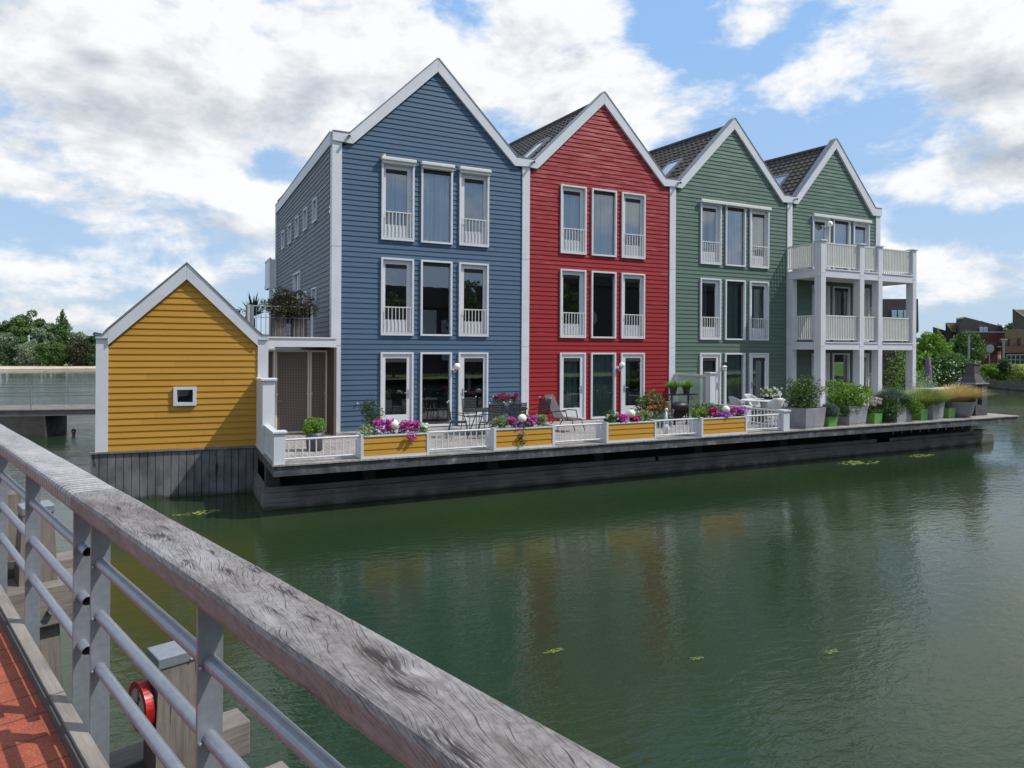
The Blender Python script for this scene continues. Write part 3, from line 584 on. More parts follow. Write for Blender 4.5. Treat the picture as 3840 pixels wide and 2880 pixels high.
# ------------------------------------------------------------------ the four terraced houses
BWL, BWR = -.338, -.052
OX = [0, 6.4215, 12.7531, 18.9883, 24.63]
AX = [2.99, 9.37, 15.63, 21.56]
ZT, ZB, ZI, ZO = 9.05, 8.78, 11.43, 11.86
A = [1.173, 2.2355, 2.464, 3.535, 3.769, 4.83]
R1, R2, R3 = (.03, 2.413), (2.936, 5.363), (5.913, 8.338)
RISE = .045
def house(i, mat, label):
    o = OX[i]; xl = o+BWL; xr_ = OX[i+1]+BWL if i < 3 else 24.58
    bx0 = o+BWR; bx1 = xr_ if i < 3 else 24.28
    h = empty(['blue_house', 'red_house', 'green_house', 'green_end_house'][i], ((xl+xr_)/2, 0, 0), 0, label, 'house', 'terraced gabled houses in a row')
    fl, fr_ = (o+(.22 if i else .27), (OX[i+1]-.64 if i < 3 else 24.02)); ax = AX[i]
    def xr(z):
        if z <= ZB: return (bx0, bx1)
        t = (z-ZB)/(ZI-ZB); t = min(t, 1); return (fl-.05+(ax-fl+.05)*t, fr_+.05+(ax-fr_-.05)*t)
    holes = [(o+A[2*k]+.02, o+A[2*k+1]-.02, r[0]+.02, r[1]-.02) for r in (R1, R2, R3) for k in range(3)]
    m = MB(); lap(m, xr, 0, ZI, holes, .157); m.build('siding', mat, h)
    # party/side walls and back
    m = MB()
    if i > 0: m.quad((xl+.02, .02, -.2), (xl+.02, 12.3, -.2), (xl+.02, 12.3, 8.9), (xl+.02, .02, 8.9))
    m.quad((xr_-.02, .02, -.2), (xr_-.02, .02, 8.9), (xr_-.02, 12.3, 8.9), (xr_-.02, 12.3, -.2)); m.quad((xl, 12.35, -.2), (xr_, 12.35, -.2), (xr_, 12.35, 8.9), (xl, 12.35, 8.9))
    m.build('wall', mat if i else 'bluegrey', h)
    # corner board
    m = MB()
    for a, b in ((-.02, 2.6), (2.61, 5.6), (5.61, ZB)): m.box(xl, -.05, a, o+BWR, .05 if i else .28, b)
    m.build('corner_board', 'white', h); m = MB()
    if i == 3:
        for a, b in ((-.02, 2.6), (2.61, 5.6), (5.61, ZB)): m.box(24.28, -.05, a, 24.58, .28, b)
        m.build('corner_board', 'white', h)
    # gable fascia: outer line, inner line
    ol = (xl if i == 0 else xl+.1, ZT); e = -.045
    xe = xl if i == 0 else xl+.14; xe2 = (xr_+.14 if i < 3 else 24.60)
    out = [(xe, ZT), (fl-.10, ZT), (ax, ZO), ((fr_+.07 if i < 3 else 24.17), ZT), (xe2, ZT)]
    inn = [(xe, ZB), (fl, ZB-.03), (ax, ZI), (fr_, ZB-.03 if i < 3 else ZB-.08), (xe2, ZB if i < 3 else ZB-.06)]
    m = MB()
    for k in range(4):
        q = [inn[k], inn[k+1], out[k+1], out[k]]; g = .004
        cx_, cz_ = sum(p[0] for p in q)/4, sum(p[1] for p in q)/4
        m.prism([(p[0]+(cx_-p[0])*g*.6, p[1]) for p in q], -.10, .14)
    m.build('fascia', 'white', h)
    m = MB()                                                  # zinc capping on the fascia
    for k in range(4):
        p, q = out[k], out[k+1]; dx, dz = q[0]-p[0], q[1]-p[1]; l = sqrt(dx*dx+dz*dz); nx, nz = -dz/l*.035, dx/l*.035
        m.prism([(p[0]+nx*.1, p[1]+nz*.1), (q[0]+nx*.1, q[1]+nz*.1), (q[0]+nx, q[1]+nz), (p[0]+nx, p[1]+nz)], -.115, .20)
    m.build('capping', 'zinc', h)
    # roof with real pantiles on the left slope, coarser on the right
    m = MB(); yb = 12.3
    def slope(xa, za, xb, zb_, n=13, per=.30, y_0=.16):
        """courses from eaves (xa,za) to ridge (xb,zb)"""
        L_ = sqrt((xb-xa)**2+(zb_-za)**2); ux, uz = (xb-xa)/L_, (zb_-za)/L_; nx, nz = -uz, ux
        if nz < 0: nx, nz = -nx, -nz
        ny = int((yb-y_0)/per)
        for c in range(n):
            s0, s1 = L_*c/n, L_*(c+1)/n+.03
            for j in range(ny):
                ys = [y_0+per*(j+t) for t in (0, .22, .45, .62, .8, 1.0)]; hs = [.055, .038, .0, .004, .035, .055]
                vs = []
                for yy, hh in zip(ys, hs):
                    r_ = (yy-.16)*RISE
                    vs += [(xa+ux*s0+nx*(.035+hh), yy, za+uz*s0+nz*(.035+hh)+r_), (xa+ux*s1+nx*hh*.9, yy, za+uz*s1+nz*hh*.9+r_)]
                    vs += [(xa+ux*s0+nx*(hh-.01), yy, za+uz*s0+nz*(hh-.01)+r_)]
                m.add(vs, [(3*q, 3*q+3, 3*q+4, 3*q+1) for q in range(5)]+[(3*q+2, 3*q+5, 3*q+3, 3*q) for q in range(5)])
    zr = ZO-.30; zv = ZT-.22
    slope(fl-.12, zv, ax, zr); slope(fr_+.12, zv, ax, zr, 7, .9)
    for j in range(34):
        y0 = .16+j*.36; m.cyl((ax, y0, zr+.03+(y0-.16)*RISE), (ax, y0+.39, zr+.05+(y0+.2)*RISE), .12, .105, 8)
    m.build('roof_tiles', 'tile', h)
    MB().quad((xl, .1, zv-.06), (xr_, .1, zv-.06), (xr_, yb, zv-.06+.5), (xl, yb, zv-.06+.5)).build('valley_gutter', 'zinc', h)
    if i > 0:                                                 # roof window on the left slope
        L_ = sqrt((ax-fl+.12)**2+(zr-zv)**2); ux, uz = (ax-fl+.12)/L_, (zr-zv)/L_; nx, nz = -uz, ux
        def sp(s_, y_, hgt): return (fl-.12+ux*s_+nx*hgt, y_, zv+uz*s_+nz*hgt+(y_-.16)*RISE)
        s0, s1, ya_, yb_ = .75, 2.15, 1.5, 2.35
        fm = MB()
        for (a0, a1, b0, b1) in ((s0, s1, ya_, ya_+.08), (s0, s1, yb_-.08, yb_), (s0, s0+.08, ya_+.08, yb_-.08), (s1-.1, s1, ya_+.08, yb_-.08)):
            fm.add([sp(a0, b0, .02), sp(a1, b0, .02), sp(a1, b1, .02), sp(a0, b1, .02), sp(a0, b0, .13), sp(a1, b0, .13), sp(a1, b1, .13), sp(a0, b1, .13)], [(0, 3, 2, 1), (4, 5, 6, 7), (0, 1, 5, 4), (1, 2, 6, 5), (2, 3, 7, 6), (3, 0, 4, 7)])
        sk = fm.build('skylight', 'zinc', h); MB().quad(sp(s0, ya_, .10), sp(s0, yb_, .10), sp(s1, yb_, .10), sp(s1, ya_, .10)).build('pane', 'skyglass', sk)
    if i < 4:                                                 # rain spout
        sx = OX[i]-.12 if i else .0
        m = MB(); m.cyl((sx+.12, -.10, ZB+.15), (sx+.12, -.26, ZB+.13), .045, n=12, caps=False).cyl((sx+.12, -.2, ZB+.135), (sx+.12, -.19, ZB+.135), .04, n=12); m.build('rain_spout', 'pvc', h)
    return h, o
H = []
cfg = [('blue', 'blue gabled house at the left end of the row, white blind boxes on top'),
       ('red', 'red gabled house between the blue and the first green one'),
       ('green', 'green gabled house without balconies standing right of the red one'),
       ('green', 'green gabled house at the right end of the row with white balconies on two floors')]
NET = ('net', [(0, 1)]); CU = ('curt', [(0, 1)])
for i, (mt, lab) in enumerate(cfg):
    h, o = house(i, mt, lab); H.append(h)
    for r, (z0, z1) in enumerate((R1, R2, R3)):
        for k in range(3):
            x0, x1 = o+A[2*k], o+A[2*k+1]; cur = None
            if r == 2: cur = ('curt', [(0, .46), (.5, 1)]) if (i, k) != (2, 0) else ('curt', [(0, .35), (.7, 1)])
            if r == 1: cur = {0: None, 1: None, 2: ('curt2', [[(0, .5)], [(0, .85)], [(.3, .95)]][k]), 3: ('curt', [[(0, .3)], [(.05, .75)], [(.2, .9)]][k])}[i]
            if r == 0: cur = {0: None, 1: [('curt2', [(0, 1)]), ('curt2', [(0, 1)]), ('curt2', [(0, .5)])][k], 2: ('curt2', [(0, 1)]), 3: None}[i]
            if k == 1: kd = 'window'
            elif r == 0: kd = 'door'
            else: kd = 'casement'
            nm = {'window': 'tall_window', 'door': 'glazed_door', 'casement': 'balcony_door'}[kd]
            unit(h, nm, x0, x1, z0, z1, kd, cur, mir=(k == 2), blind=(k != 1 or r > 0))
    if i == 0:
        for k in range(3):
            m = MB(); x0, x1 = A[2*k]-.03, A[2*k+1]+.03; m.bevbox(x0, -.19, R3[1]+.03, x1, -.02, R3[1]+.14, .02).box(x0+.03, -.14, R3[1]-.05, x1-.03, -.076, R3[1]+.029)
            if k == 0: m.cyl((x0+.1, -.08, R3[1]+.14), (x0+.1, -.08, R3[1]+.22), .045, n=10)
            m.build('blind_box', 'white2', h)
    if i >= 2:
        m = MB(); m.bevbox(o+A[0]-.05, -.17, R3[1]-.03, o+A[5]+.03, -.077, R3[1]+.10, .02); m.build('blind_box', 'white2', h)
# cabinet, pillow and hanging things seen in rooms are parts of the rooms
MB().bevbox(2.55, .35, R2[0]+.08, 3.15, .8, R2[0]+.85, .01).build('cabinet', 'curt', H[0])
MB().sphere((OX[1]+2.85, .5, R2[0]+.75), .22, 14, 10, 1, .5, 1.25).build('pillow', 'curt', H[1], smooth=True)
MB().box(OX[0]+4.16, .10, 1.15, OX[0]+4.27, .105, 1.62).build('door_sticker', 'frost', H[0])
# blue house side wall (faces -x, in shade)
def Ps(x, y, z): return (BWL+.0+y, x, z)                        # (along, out, up) -> world ; along = +y
h = H[0]; sh = []
for (ya, yb, za, zb) in [(2.22, 2.98, 6.74, 7.53), (4.05, 4.80, 6.74, 7.53), (5.88, 6.63, 6.74, 7.53), (7.67, 8.47, 6.74, 7.53), (9.49, 10.3, 6.76, 7.53), (2.24, 3.0, 3.87, 4.55), (4.05, 4.84, 3.87, 4.55), (7.76, 8.48, 4.0, 4.52)]:
    sh.append((ya, yb, za, zb, 'side_window'))
sh.append((5.44, 7.02, 2.95, 5.40, 'double_door'))
m = MB(); lap(m, lambda z: (.26, 12.3), -.1, 8.68, [(a+.02, b-.02, c+.02, d-.02) for a, b, c, d, _ in sh], .157, .02, Ps); m.build('side_siding', 'bluegrey', h)
for a, b, c, d, nm in sh:
    m = MB(); f = .055
    def bx(m, a, b, c, d, x0, x1): m.box(BWL+x0, a, c, BWL+x1, b, d)
    bx(m, a, a+f, c, d, -.06, .25); bx(m, b-f, b, c, d, -.06, .25); bx(m, a+f, b-f, d-f, d, -.06, .25); bx(m, a+f, b-f, c, c+f, -.06, .25)
    if nm == 'double_door': mid = (a+b)/2; bx(m, mid-.12, mid+.12, c+f, d-f, .0, .06); bx(m, a+f, a+.2, c+f, d-f, .0, .06); bx(m, b-.2, b-f, c+f, d-f, .0, .06)
    fo = m.build(nm, 'white', h); MB().quad((BWL+.20, a, c), (BWL+.20, a, d), (BWL+.20, b, d), (BWL+.20, b, c)).build('glass', 'skyglass', fo)
m = MB(); m.box(BWL-.06, .06, 8.66, BWL+.1, 12.3, 9.04); m.box(BWL-.05, 12.12, -.1, BWL+.1, 12.4, 8.66); m.build('side_fascia', 'white', h)
MB().box(BWL-.075, .06, 9.041, BWL+.12, 12.3, 9.07).build('side_capping', 'zinc', h)
# small back balcony behind the blue house
bb = MB(); bb.box(-.62, 12.42, 5.30, -.34, 14.3, 5.50).box(-.62, 12.42, 6.60, -.54, 14.3, 6.66).box(-.60, 12.45, 5.50, -.57, 14.3, 6.60).box(-.62, 12.42, 2.9, -.44, 12.6, 5.30).box(-.62, 12.42, 5.5, -.34, 12.46, 6.6); bb.build('back_balcony', 'white', h)
# ------------------------------------------------------------------ balconies on the end house
h = H[3]; bx0, bx1, by = 18.66, 24.66, -1.72
px_ = [(18.68, 18.95), (21.0, 21.26), (22.16, 22.41), (24.43, 24.66)]
for k, (zs, zt, zr) in enumerate(((2.57, 2.83, 3.92), (5.50, 5.79, 6.86))):
    m = MB(); m.box(bx0, by+.03, zs+.04, bx1, -.06, zt-.03); sl = m.build('balcony', 'white2', h)
    m = MB(); pts = [bx0+.02]+[q for p in px_ for q in p]
    for a, b in ((18.95, 21.0), (21.26, 22.16), (22.41, 24.43)): m.box(a, by+.01, zs, b, by+.13, zt).box(a-.0, by-.02, zt+.001, b, by+.14, zt+.05)
    m.box(bx0-.01, by+.32, zs, bx0+.11, -.06, zt).box(bx0-.03, by+.32, zt+.001, bx0+.12, -.06, zt+.05)
    m.box(bx1-.11, by+.32, zs, bx1, -.06, zt)
    m.build('beam', 'white', sl)
    def rail_panel(xa, ya, xb, yb):
        m = MB(); l = sqrt((xb-xa)**2+(yb-ya)**2); n = int(l/.105); ux, uy = (xb-xa)/l, (yb-ya)/l
        al = abs(ux) > .5; w = .03
        def seg_(z0, z1, hw):
            if al: m.box(xa, ya-hw, z0, xb, ya+hw, z1)
            else: m.box(xa-hw, ya, z0, xa+hw, yb, z1)
        seg_(zr, zr+.05, .03); seg_(zt+.14, zt+.18, .02)
        for j in range(n+1):
            t = (j+.5)/(n+1)*l; cx_, cy_ = xa+ux*t, ya+uy*t; m.box(cx_-.021, cy_-.021, zt+.18, cx_+.021, cy_+.021, zr)
        m.build('balcony_railing', 'white2', sl)
    rail_panel(18.95, by+.12, 21.0, by+.12); rail_panel(21.26, by+.12, 22.16, by+.12); rail_panel(22.41, by+.12, 24.43, by+.12)
    rail_panel(bx0+.06, by+.33, bx0+.06, -.06); rail_panel(bx1-.08, by+.33, bx1-.08, -.06)
for (a, b) in px_:
    m = MB(); m.box(a, by, -.001, b, by+.32, 2.69).box(a, by, 2.70, b, by+.32, 5.64).box(a, by, 5.65, b, by+.32, 6.93).bevbox(a-.05, by-.05, 6.931, b+.05, by+.37, 6.99, .01); m.build('balcony_post', 'white', h)
m = MB(); m.box(bx0, -.33, -.001, bx0+.24, -.06, 2.57).box(bx0, -.33, 2.84, bx0+.24, -.06, 5.49); m.build('wall_post', 'white', h)
# chimney pipe behind the third roof
cp_ = at(2868, 612, 36); m = MB(); m.cyl((17.55, 6.5, 10.0), (17.55, 6.5, 11.25), .12, n=12).cyl((17.55, 6.5, 11.2), (17.55, 6.5, 11.38), .17, n=12); m.build('flue_pipe', 'dark', H[2])
# ------------------------------------------------------------------ globe lamps on the walls
def wall_lamp(x, z, r, label, y=-.02):
    t = empty('wall_lamp', (x, y, z), 0, label, 'lamp', 'white globe lamps on the house walls')
    MB().sphere((x, y-.22, z), r, 18, 12).build('globe', 'lamp', t, smooth=True)
    m = MB(); m.cyl((x-.06, y, z-.1), (x-.06, y-.04, z-.1), .06, n=14).tube([(x-.06, y-.03, z-.1), (x-.05, y-.14, z-.22), (x, y-.22, z-r)], .018); m.build('bracket', 'pvc', t)
wall_lamp(3.64, 1.96, .105, 'white globe wall lamp left of the right door of the blue house')
wall_lamp(10.10, 1.97, .105, 'white globe wall lamp beside the open door of the red house')
wall_lamp(20.98, 8.03, .13, 'white globe wall lamp above the top balcony of the end house')
t = empty('lantern', (15.12, -.05, 2.0), 0, 'small dark lantern on a bracket between the windows of the first green house', 'lamp')
m = MB(); m.cyl((15.12, -.02, 1.95), (15.12, -.22, 2.0), .02); m.build('bracket', 'iron', t); m = MB(); m.lathe([(.02, -.08), (.05, 0), (.04, .02), (.08, .05), (.01, .09)], (15.12, -.22, 1.97), 10); m.build('shade', 'iron', t)
t = empty('wall_tap', (.46, 0, .84), 0, 'tiny round white fitting low on the blue wall', 'fitting'); MB().sphere((.46, -.06, .84), .028, 10, 8).build('knob', 'white', t); MB().cyl((.46, 0, .84), (.46, -.05, .84), .01).build('stem', 'iron', t)
# ------------------------------------------------------------------ yellow shed
ang = atan2(.36, -3.65)+pi; SA = Vector((-2.63, -2.03, 0))
sx_, sn_ = Vector((cos(ang), sin(ang), 0)), Vector((sin(ang), -cos(ang), 0))     # along right, outwards (towards camera)
def PS(x, y, z): p = SA+sx_*x-sn_*y+Vector((0, 0, z)); return tuple(p)
MSH = Matrix(((sx_.x, -sn_.x, 0, SA.x), (sx_.y, -sn_.y, 0, SA.y), (0, 0, 1, 0), (0, 0, 0, 1)))
sd_ = empty('yellow_shed', PS(-1.7, 0, 0), ang, 'small yellow gabled shed with one square window standing on dark piles left of the houses', 'shed')
def xs_(z):
    if z <= 2.57: return (-3.40, .0)
    t = min(1, (z-2.57)/(4.24-2.57)); return (-3.40+(3.40-1.68)*t, -1.68*t)
m = MB(); lap(m, xs_, .0, 4.24, [(-1.945, -1.465, 1.09, 1.52)], .1575, .022, PS); m.build('siding', 'yellow', sd_)
m = MB(MSH); m.box(-3.66, -.05, -.005, -3.40, .3, 2.74); m.build('corner_board', 'white', sd_); m = MB(MSH); m.box(.0, -.05, -.005, .26, .3, 2.74); m.build('corner_board', 'white', sd_)
m = MB(MSH)
for q in ([(-3.40, 2.58), (-1.68, 4.24), (-1.68, 4.61), (-3.40, 2.93)], [(-1.676, 4.24), (0, 2.58), (0, 2.93), (-1.676, 4.61)], [(-3.66, 2.741), (-3.404, 2.741), (-3.404, 2.92), (-3.5, 2.80), (-3.66, 2.80)], [(.004, 2.741), (.26, 2.741), (.26, 2.83), (.12, 2.83), (.004, 2.93)]): m.prism(q, -.10, .1)
m.build('fascia', 'white', sd_)
m = MB(MSH)
for q in ([(-3.68, 2.81), (-3.49, 2.81), (-3.40, 2.94), (-1.68, 4.62), (-1.68, 4.67), (-3.42, 2.985), (-3.52, 2.85), (-3.68, 2.85)], [(.28, 2.84), (.28, 2.88), (.13, 2.88), (-.0, 2.985), (-1.676, 4.67), (-1.676, 4.62), (-.01, 2.94), (.11, 2.84)]): m.prism(q, -.115, .1)
m.build('capping', 'zinc', sd_)
m = MB(MSH); m.prism([(-3.5, 2.78), (-1.68, 4.55), (.1, 2.78)], .11, 6.0); m.build('roof', 'tile', sd_)
m = MB(MSH); m.box(-3.6, .3, 0, .2, 6, 2.76); m.build('wall', 'yellow', sd_)
m = MB(MSH); m.box(-1.965, -.08, 1.07, -1.885, .1, 1.54).box(-1.525, -.08, 1.07, -1.445, .1, 1.54).box(-1.885, -.08, 1.47, -1.525, .1, 1.54).box(-1.885, -.08, 1.07, -1.525, .1, 1.15); wn = m.build('window', 'white', sd_)
m = MB(MSH); m.quad((-1.885, .04, 1.15), (-1.525, .04, 1.15), (-1.525, .04, 1.47), (-1.885, .04, 1.47)); m.build('glass', 'glass', wn)
m = MB(MSH); m.box(-1.885, .12, 1.15, -1.525, .2, 1.47); m.build('room_interior', 'dark', wn)
m = MB(MSH); x = -3.74
while x < .0:
    j = random.uniform(0, .012); m.box(x, -.07-j, -1.6, min(x+.16, .02), .0, -.05); x += .174
m.box(-3.74, -.05, -1.6, -3.60, 4, -.05); m.build('pile_skirt', 'skirt', sd_)
m = MB(MSH); m.box(-3.70, .005, -1.6, .0, .3, -.05); m.build('skirt_core', 'dark', sd_)
m = MB(MSH); m.box(-3.78, -.12, -.049, .02, .2, -.006); m.build('sill_board', 'jetty', sd_)
# ------------------------------------------------------------------ roof terrace between shed and blue house
rt_ = empty('roof_terrace', (-1.3, 0, 2.7), 0, 'flat roof terrace with a white front beam between the shed and the blue house', 'terrace')
m = MB(); m.box(-2.35, -.9, 2.56, BWL-.02, -.75, 2.80).box(-2.38, -.93, 2.801, BWL-.02, -.72, 2.84); m.build('beam', 'white', rt_)
m = MB(); m.box(-6.0, -.74, 2.60, BWL-.03, 5.5, 2.82); m.build('slab', 'conc', rt_)
m = MB(); m.box(-.43, -.9, -.0, BWL-.02, .1, 2.55); m.build('side_wall', 'brown', rt_)
def terr_rail(x0, x1, y, n):
    m = MB(); m.cyl((x0, y, 3.72), (x1, y, 3.72), .018, n=8).cyl((x0, y, 3.40), (x1, y, 3.40), .012, n=6)
    for j in range(n): xx = x0+(x1-x0)*(j+.5)/n; m.cyl((xx, y, 2.83), (xx, y, 3.72), .008, n=6)
    m.box(x0-.07, y-.04, 2.83, x0, y+.04, 3.75).box(x1, y-.04, 2.83, x1+.07, y+.04, 3.75); m.build('railing', 'galv', rt_)
terr_rail(-2.55, -.98, -.2, 12)
MB().box(-2.72, -.22, 2.83, -2.62, .35, 3.75).build('railing_panel', 'pvc', rt_)
def resin_planter(x, y, lab, seed, zb=2.83, w=.40, h=.66):
    t = empty('tall_planter', (x, y, zb), 0, lab, 'planter', 'brown planters on the roof terrace')
    MB().bevbox(x-w/2, y-w/2, zb, x+w/2, y+w/2, zb+h, .012).build('box', 'brown', t); MB().box(x-w/2-.004, y-w/2-.004, zb+h-.13, x+w/2+.004, y+w/2+.004, zb+h-.09).build('band', 'darkred', t)
    bush('heather_shrub', (x, y, zb+h-.04), (.50, .42, .62), 4600, .06, 'lfheath', 'brownish twiggy shrub in the planter ' + ('nearer the shed' if seed == 3 else 'nearer the blue wall'), seed, 'shrub', 'dark shrubs on the roof terrace')
resin_planter(-1.86, -.0, 'dark brown square planter nearer the shed behind the terrace railing', 3); resin_planter(-1.27, .05, 'dark brown square planter nearer the blue wall behind the terrace railing', 4, h=.62)
pp = at(950, 1150, 24); t = empty('palm_plant', (pp.x, pp.y, 2.83), 0, 'spiky dark palm rising behind the shed roof', 'palm')
V = []; F = []
for i in range(46):
    a = random.uniform(0, 6.28); e_ = random.uniform(.1, 1.45); l = random.uniform(.6, .95); b = Vector((pp.x, pp.y, 3.62)); d = Vector((cos(a)*cos(e_), sin(a)*cos(e_), sin(e_))); s_ = d.cross(Vector((0, 0, 1))).normalized()*.05; k = len(V)
    V += [b-s_*.4, b+s_*.4, b+d*l*.5+s_, b+d*l*.5-s_]; V += [b+d*l-Vector((0, 0, .06*cos(e_)))]*2; F += [(k, k+1, k+2, k+3), (k+3, k+2, k+4, k+5)]
arr('fronds', np.array([tuple(v) for v in V]), np.array(F), 'lfdark', t); MB().cyl((pp.x, pp.y, 2.83), (pp.x, pp.y, 3.55), .07, .06).build('trunk', 'bark', t)
bush('leafy_shrub', (pp.x-.55, pp.y, 2.83), (.6, .5, .8), 1500, .09, 'lfdark', 'dark leafy shrub beside the palm behind the shed roof', 9)
# screen gates under the terrace
def gate(x0, x1, y, lab, hang=False):
    t = empty('screen_gate', ((x0+x1)/2, y, 0), 0, lab, 'gate', 'perforated metal gates under the terrace')
    m = MB(); f = .05; m.box(x0, y-.03, .02, x0+f, y+.03, 2.46).box(x1-f, y-.03, .02, x1, y+.03, 2.46).box(x0+f, y-.03, 2.41, x1-f, y+.03, 2.46).box(x0+f, y-.03, .02, x1-f, y+.03, .08); m.build('frame', 'white2', t)
    MB().box(x0+f, y-.004, .08, x1-f, y+.004, 2.41).build('mesh_panel', 'screen', t); m = MB(); m.box(x1-f-.02, y-.05, 1.15, x1-.01, y-.031, 1.2).box(x0+.01, y-.05, 1.15, x0+f+.02, y-.031, 1.2); m.build('hinge', 'white', t)
    if hang: MB().cyl((x0+.06, y-.06, .98), (x0+.18, y-.06, .98), .012).build('gate_handle', 'galv', t)
gate(-1.93, -.97, 0, 'wide brown perforated gate in a cream frame, middle of the three', True); gate(-.955, -.45, 0, 'narrow brown perforated gate next to the blue house corner'); gate(-2.32, -1.96, 0, 'narrow brown perforated gate half hidden behind the shed corner')
# ------------------------------------------------------------------ white fence, planter boxes along the deck edge
FY = -5.30
def fence_panel(x0, y0, x1, y1, lab, zt=.52, zb=.10, sp=.145, xpost=None, group='white railing panels on the terrace'):
    t = empty('railing_panel', ((x0+x1)/2, (y0+y1)/2, 0), 0, lab, 'railing', group); l = sqrt((x1-x0)**2+(y1-y0)**2); ux, uy = (x1-x0)/l, (y1-y0)/l
    MB().cyl((x0, y0, zt), (x1, y1, zt), .024, n=8).build('top_rail', 'white', t); MB().cyl((x0, y0, zb), (x1, y1, zb), .02, n=8).build('bottom_rail', 'white', t)
    n = int(l/sp)
    for j in range(n):
        s_ = (j+.5)*l/n; MB().cyl((x0+ux*s_, y0+uy*s_, zb), (x0+ux*s_, y0+uy*s_, zt), .015, n=6, caps=False).build('baluster', 'white', t)
    return t
def fpost(x, y, h, w, lab, group='square white fence posts'):
    t = empty('fence_post', (x, y, 0), 0, lab, 'post', group); MB().box(x-w/2, y-w/2, -.0, x+w/2, y+w/2, h-.05).build('shaft', 'white', t); MB().bevbox(x-w/2-.035, y-w/2-.035, h-.05, x+w/2+.035, y+w/2+.035, h, .008).build('cap', 'white', t)
fpost(-2.52, -5.25, .72, .24, 'short square white post on the left front corner of the terrace')
fpost(12.72, -5.28, .66, .26, 'short square white post on the deck edge beside the grey concrete planter')
fpost(12.72, -3.7, .66, .22, 'short square white post halfway along the side fence by the white table')
XB = [(-.72, .86), (2.62, 4.30), (5.98, 7.60), (9.30, 11.02)]
fence_panel(-2.40, FY, -.76, FY, 'white railing panel at the left corner in front of the grey flower pot')
fence_panel(.88, FY, 2.54, FY, 'white railing panel in front of the black garden chairs')
fence_panel(4.32, FY, 5.90, FY, 'white railing panel in front of the reclining chair')
fence_panel(7.62, FY, 9.22, FY, 'white railing panel in front of the white figure')
fence_panel(11.04, FY, 12.60, FY, 'white railing panel just left of the right corner post on the deck edge')
fence_panel(12.74, -5.14, 12.74, -3.82, 'white side railing running back from the right corner post', .60, .14)
fence_panel(12.74, -3.58, 12.74, -2.1, 'white side railing between the halfway post and the glass screen', .60, .14)
# tall screen at the left edge of the deck
t = empty('privacy_screen', (-2.66, -3.4, 0), 0, 'tall white screen with a capped post along the left edge of the terrace', 'screen')
MB().box(-2.68, -3.62, -.02, -2.40, -3.34, 1.74).build('post', 'white', t); MB().bevbox(-2.73, -3.67, 1.741, -2.35, -3.29, 1.80, .01).build('cap', 'white', t); MB().box(-2.66, -3.34, .06, -2.58, -2.05, 1.70).box(-2.69, -3.34, 1.701, -2.55, -2.05, 1.76).box(-2.68, -3.34, .0, -2.56, -2.05, .059).build('panel', 'white2', t)
t = empty('low_screen', (-2.6, -4.4, 0), 0, 'low white panel between the tall screen and the corner post', 'screen'); MB().box(-2.62, -5.13, .09, -2.54, -3.62, .62).build('panel', 'white', t); MB().box(-2.65, -5.13, .621, -2.51, -3.62, .69).box(-2.64, -5.13, .03, -2.52, -3.62, .089).build('rail', 'white', t)
# glass privacy screen between red and green
t = empty('glass_screen', (12.72, -1, 0), 0, 'frosted glass screen with white frame and post between the red and green terraces', 'screen')
MB().box(12.66, -.14, 0, 12.76, -.06, 1.62).box(12.67, -1.85, 1.56, 12.75, -.14, 1.64).box(12.67, -1.85, .05, 12.75, -.14, .12).build('frame', 'white2', t)
MB().box(12.70, -1.85, .12, 12.72, -.14, 1.56).build('glass_panel', 'frost', t); MB().box(12.60, -2.10, 0, 12.84, -1.85, 1.68).bevbox(12.56, -2.14, 1.681, 12.88, -1.81, 1.73, .01).build('post', 'white', t)
BL = ['yellow planter box below the blue house, nearest the left corner', 'yellow planter box in front of the black table, second from the left', 'yellow planter box in front of the red house doors, third from the left', 'yellow planter box nearest the right corner post']
for k, (x0, x1) in enumerate(XB):
    t = empty('planter_box', ((x0+x1)/2, FY, 0), 0, BL[k], 'planter', 'yellow planter boxes on the deck edge')
    m = MB(); lap(m, lambda z: (x0+.03, x1-.03), .06, .50, [], .147, .016, None, FY-.09); m.box(x0+.03, FY-.088, .06, x1-.03, FY+.38, .46); m.build('box', 'yellow', t)
    m = MB(); m.box(x0-.03, FY-.115, .0, x0+.03, FY+.42, .56).box(x1-.03, FY-.115, 0, x1+.03, FY+.42, .56).box(x0+.03, FY-.115, .50, x1-.03, FY-.06, .535).box(x0+.03, FY-.11, .0, x1-.03, FY-.07, .06).box(x0+.03, FY+.381, .0, x1-.03, FY+.42, .535); m.build('trim', 'white', t)
    MB().box(x0+.03, FY-.058, .461, x1-.03, FY+.38, .49).build('soil', 'soil', t)
    gx = {0: .04, 1: 3.42, 2: 6.82, 3: 10.28}[k]
    g = empty('garden_globe', (gx, FY+.02, .49), 0, 'cream globe among the flowers of the planter ' + ['nearest the left corner', 'in front of the black table', 'before the red house doors', 'nearest the right corner post'][k], 'globe lamp', 'cream globes in the planter boxes')
    MB().sphere((gx, FY-.03, .76), .115, 20, 14).build('ball', 'cream', g, smooth=True); MB().cyl((gx, FY, .49), (gx, FY, .63), .012).build('stake', 'iron', g)
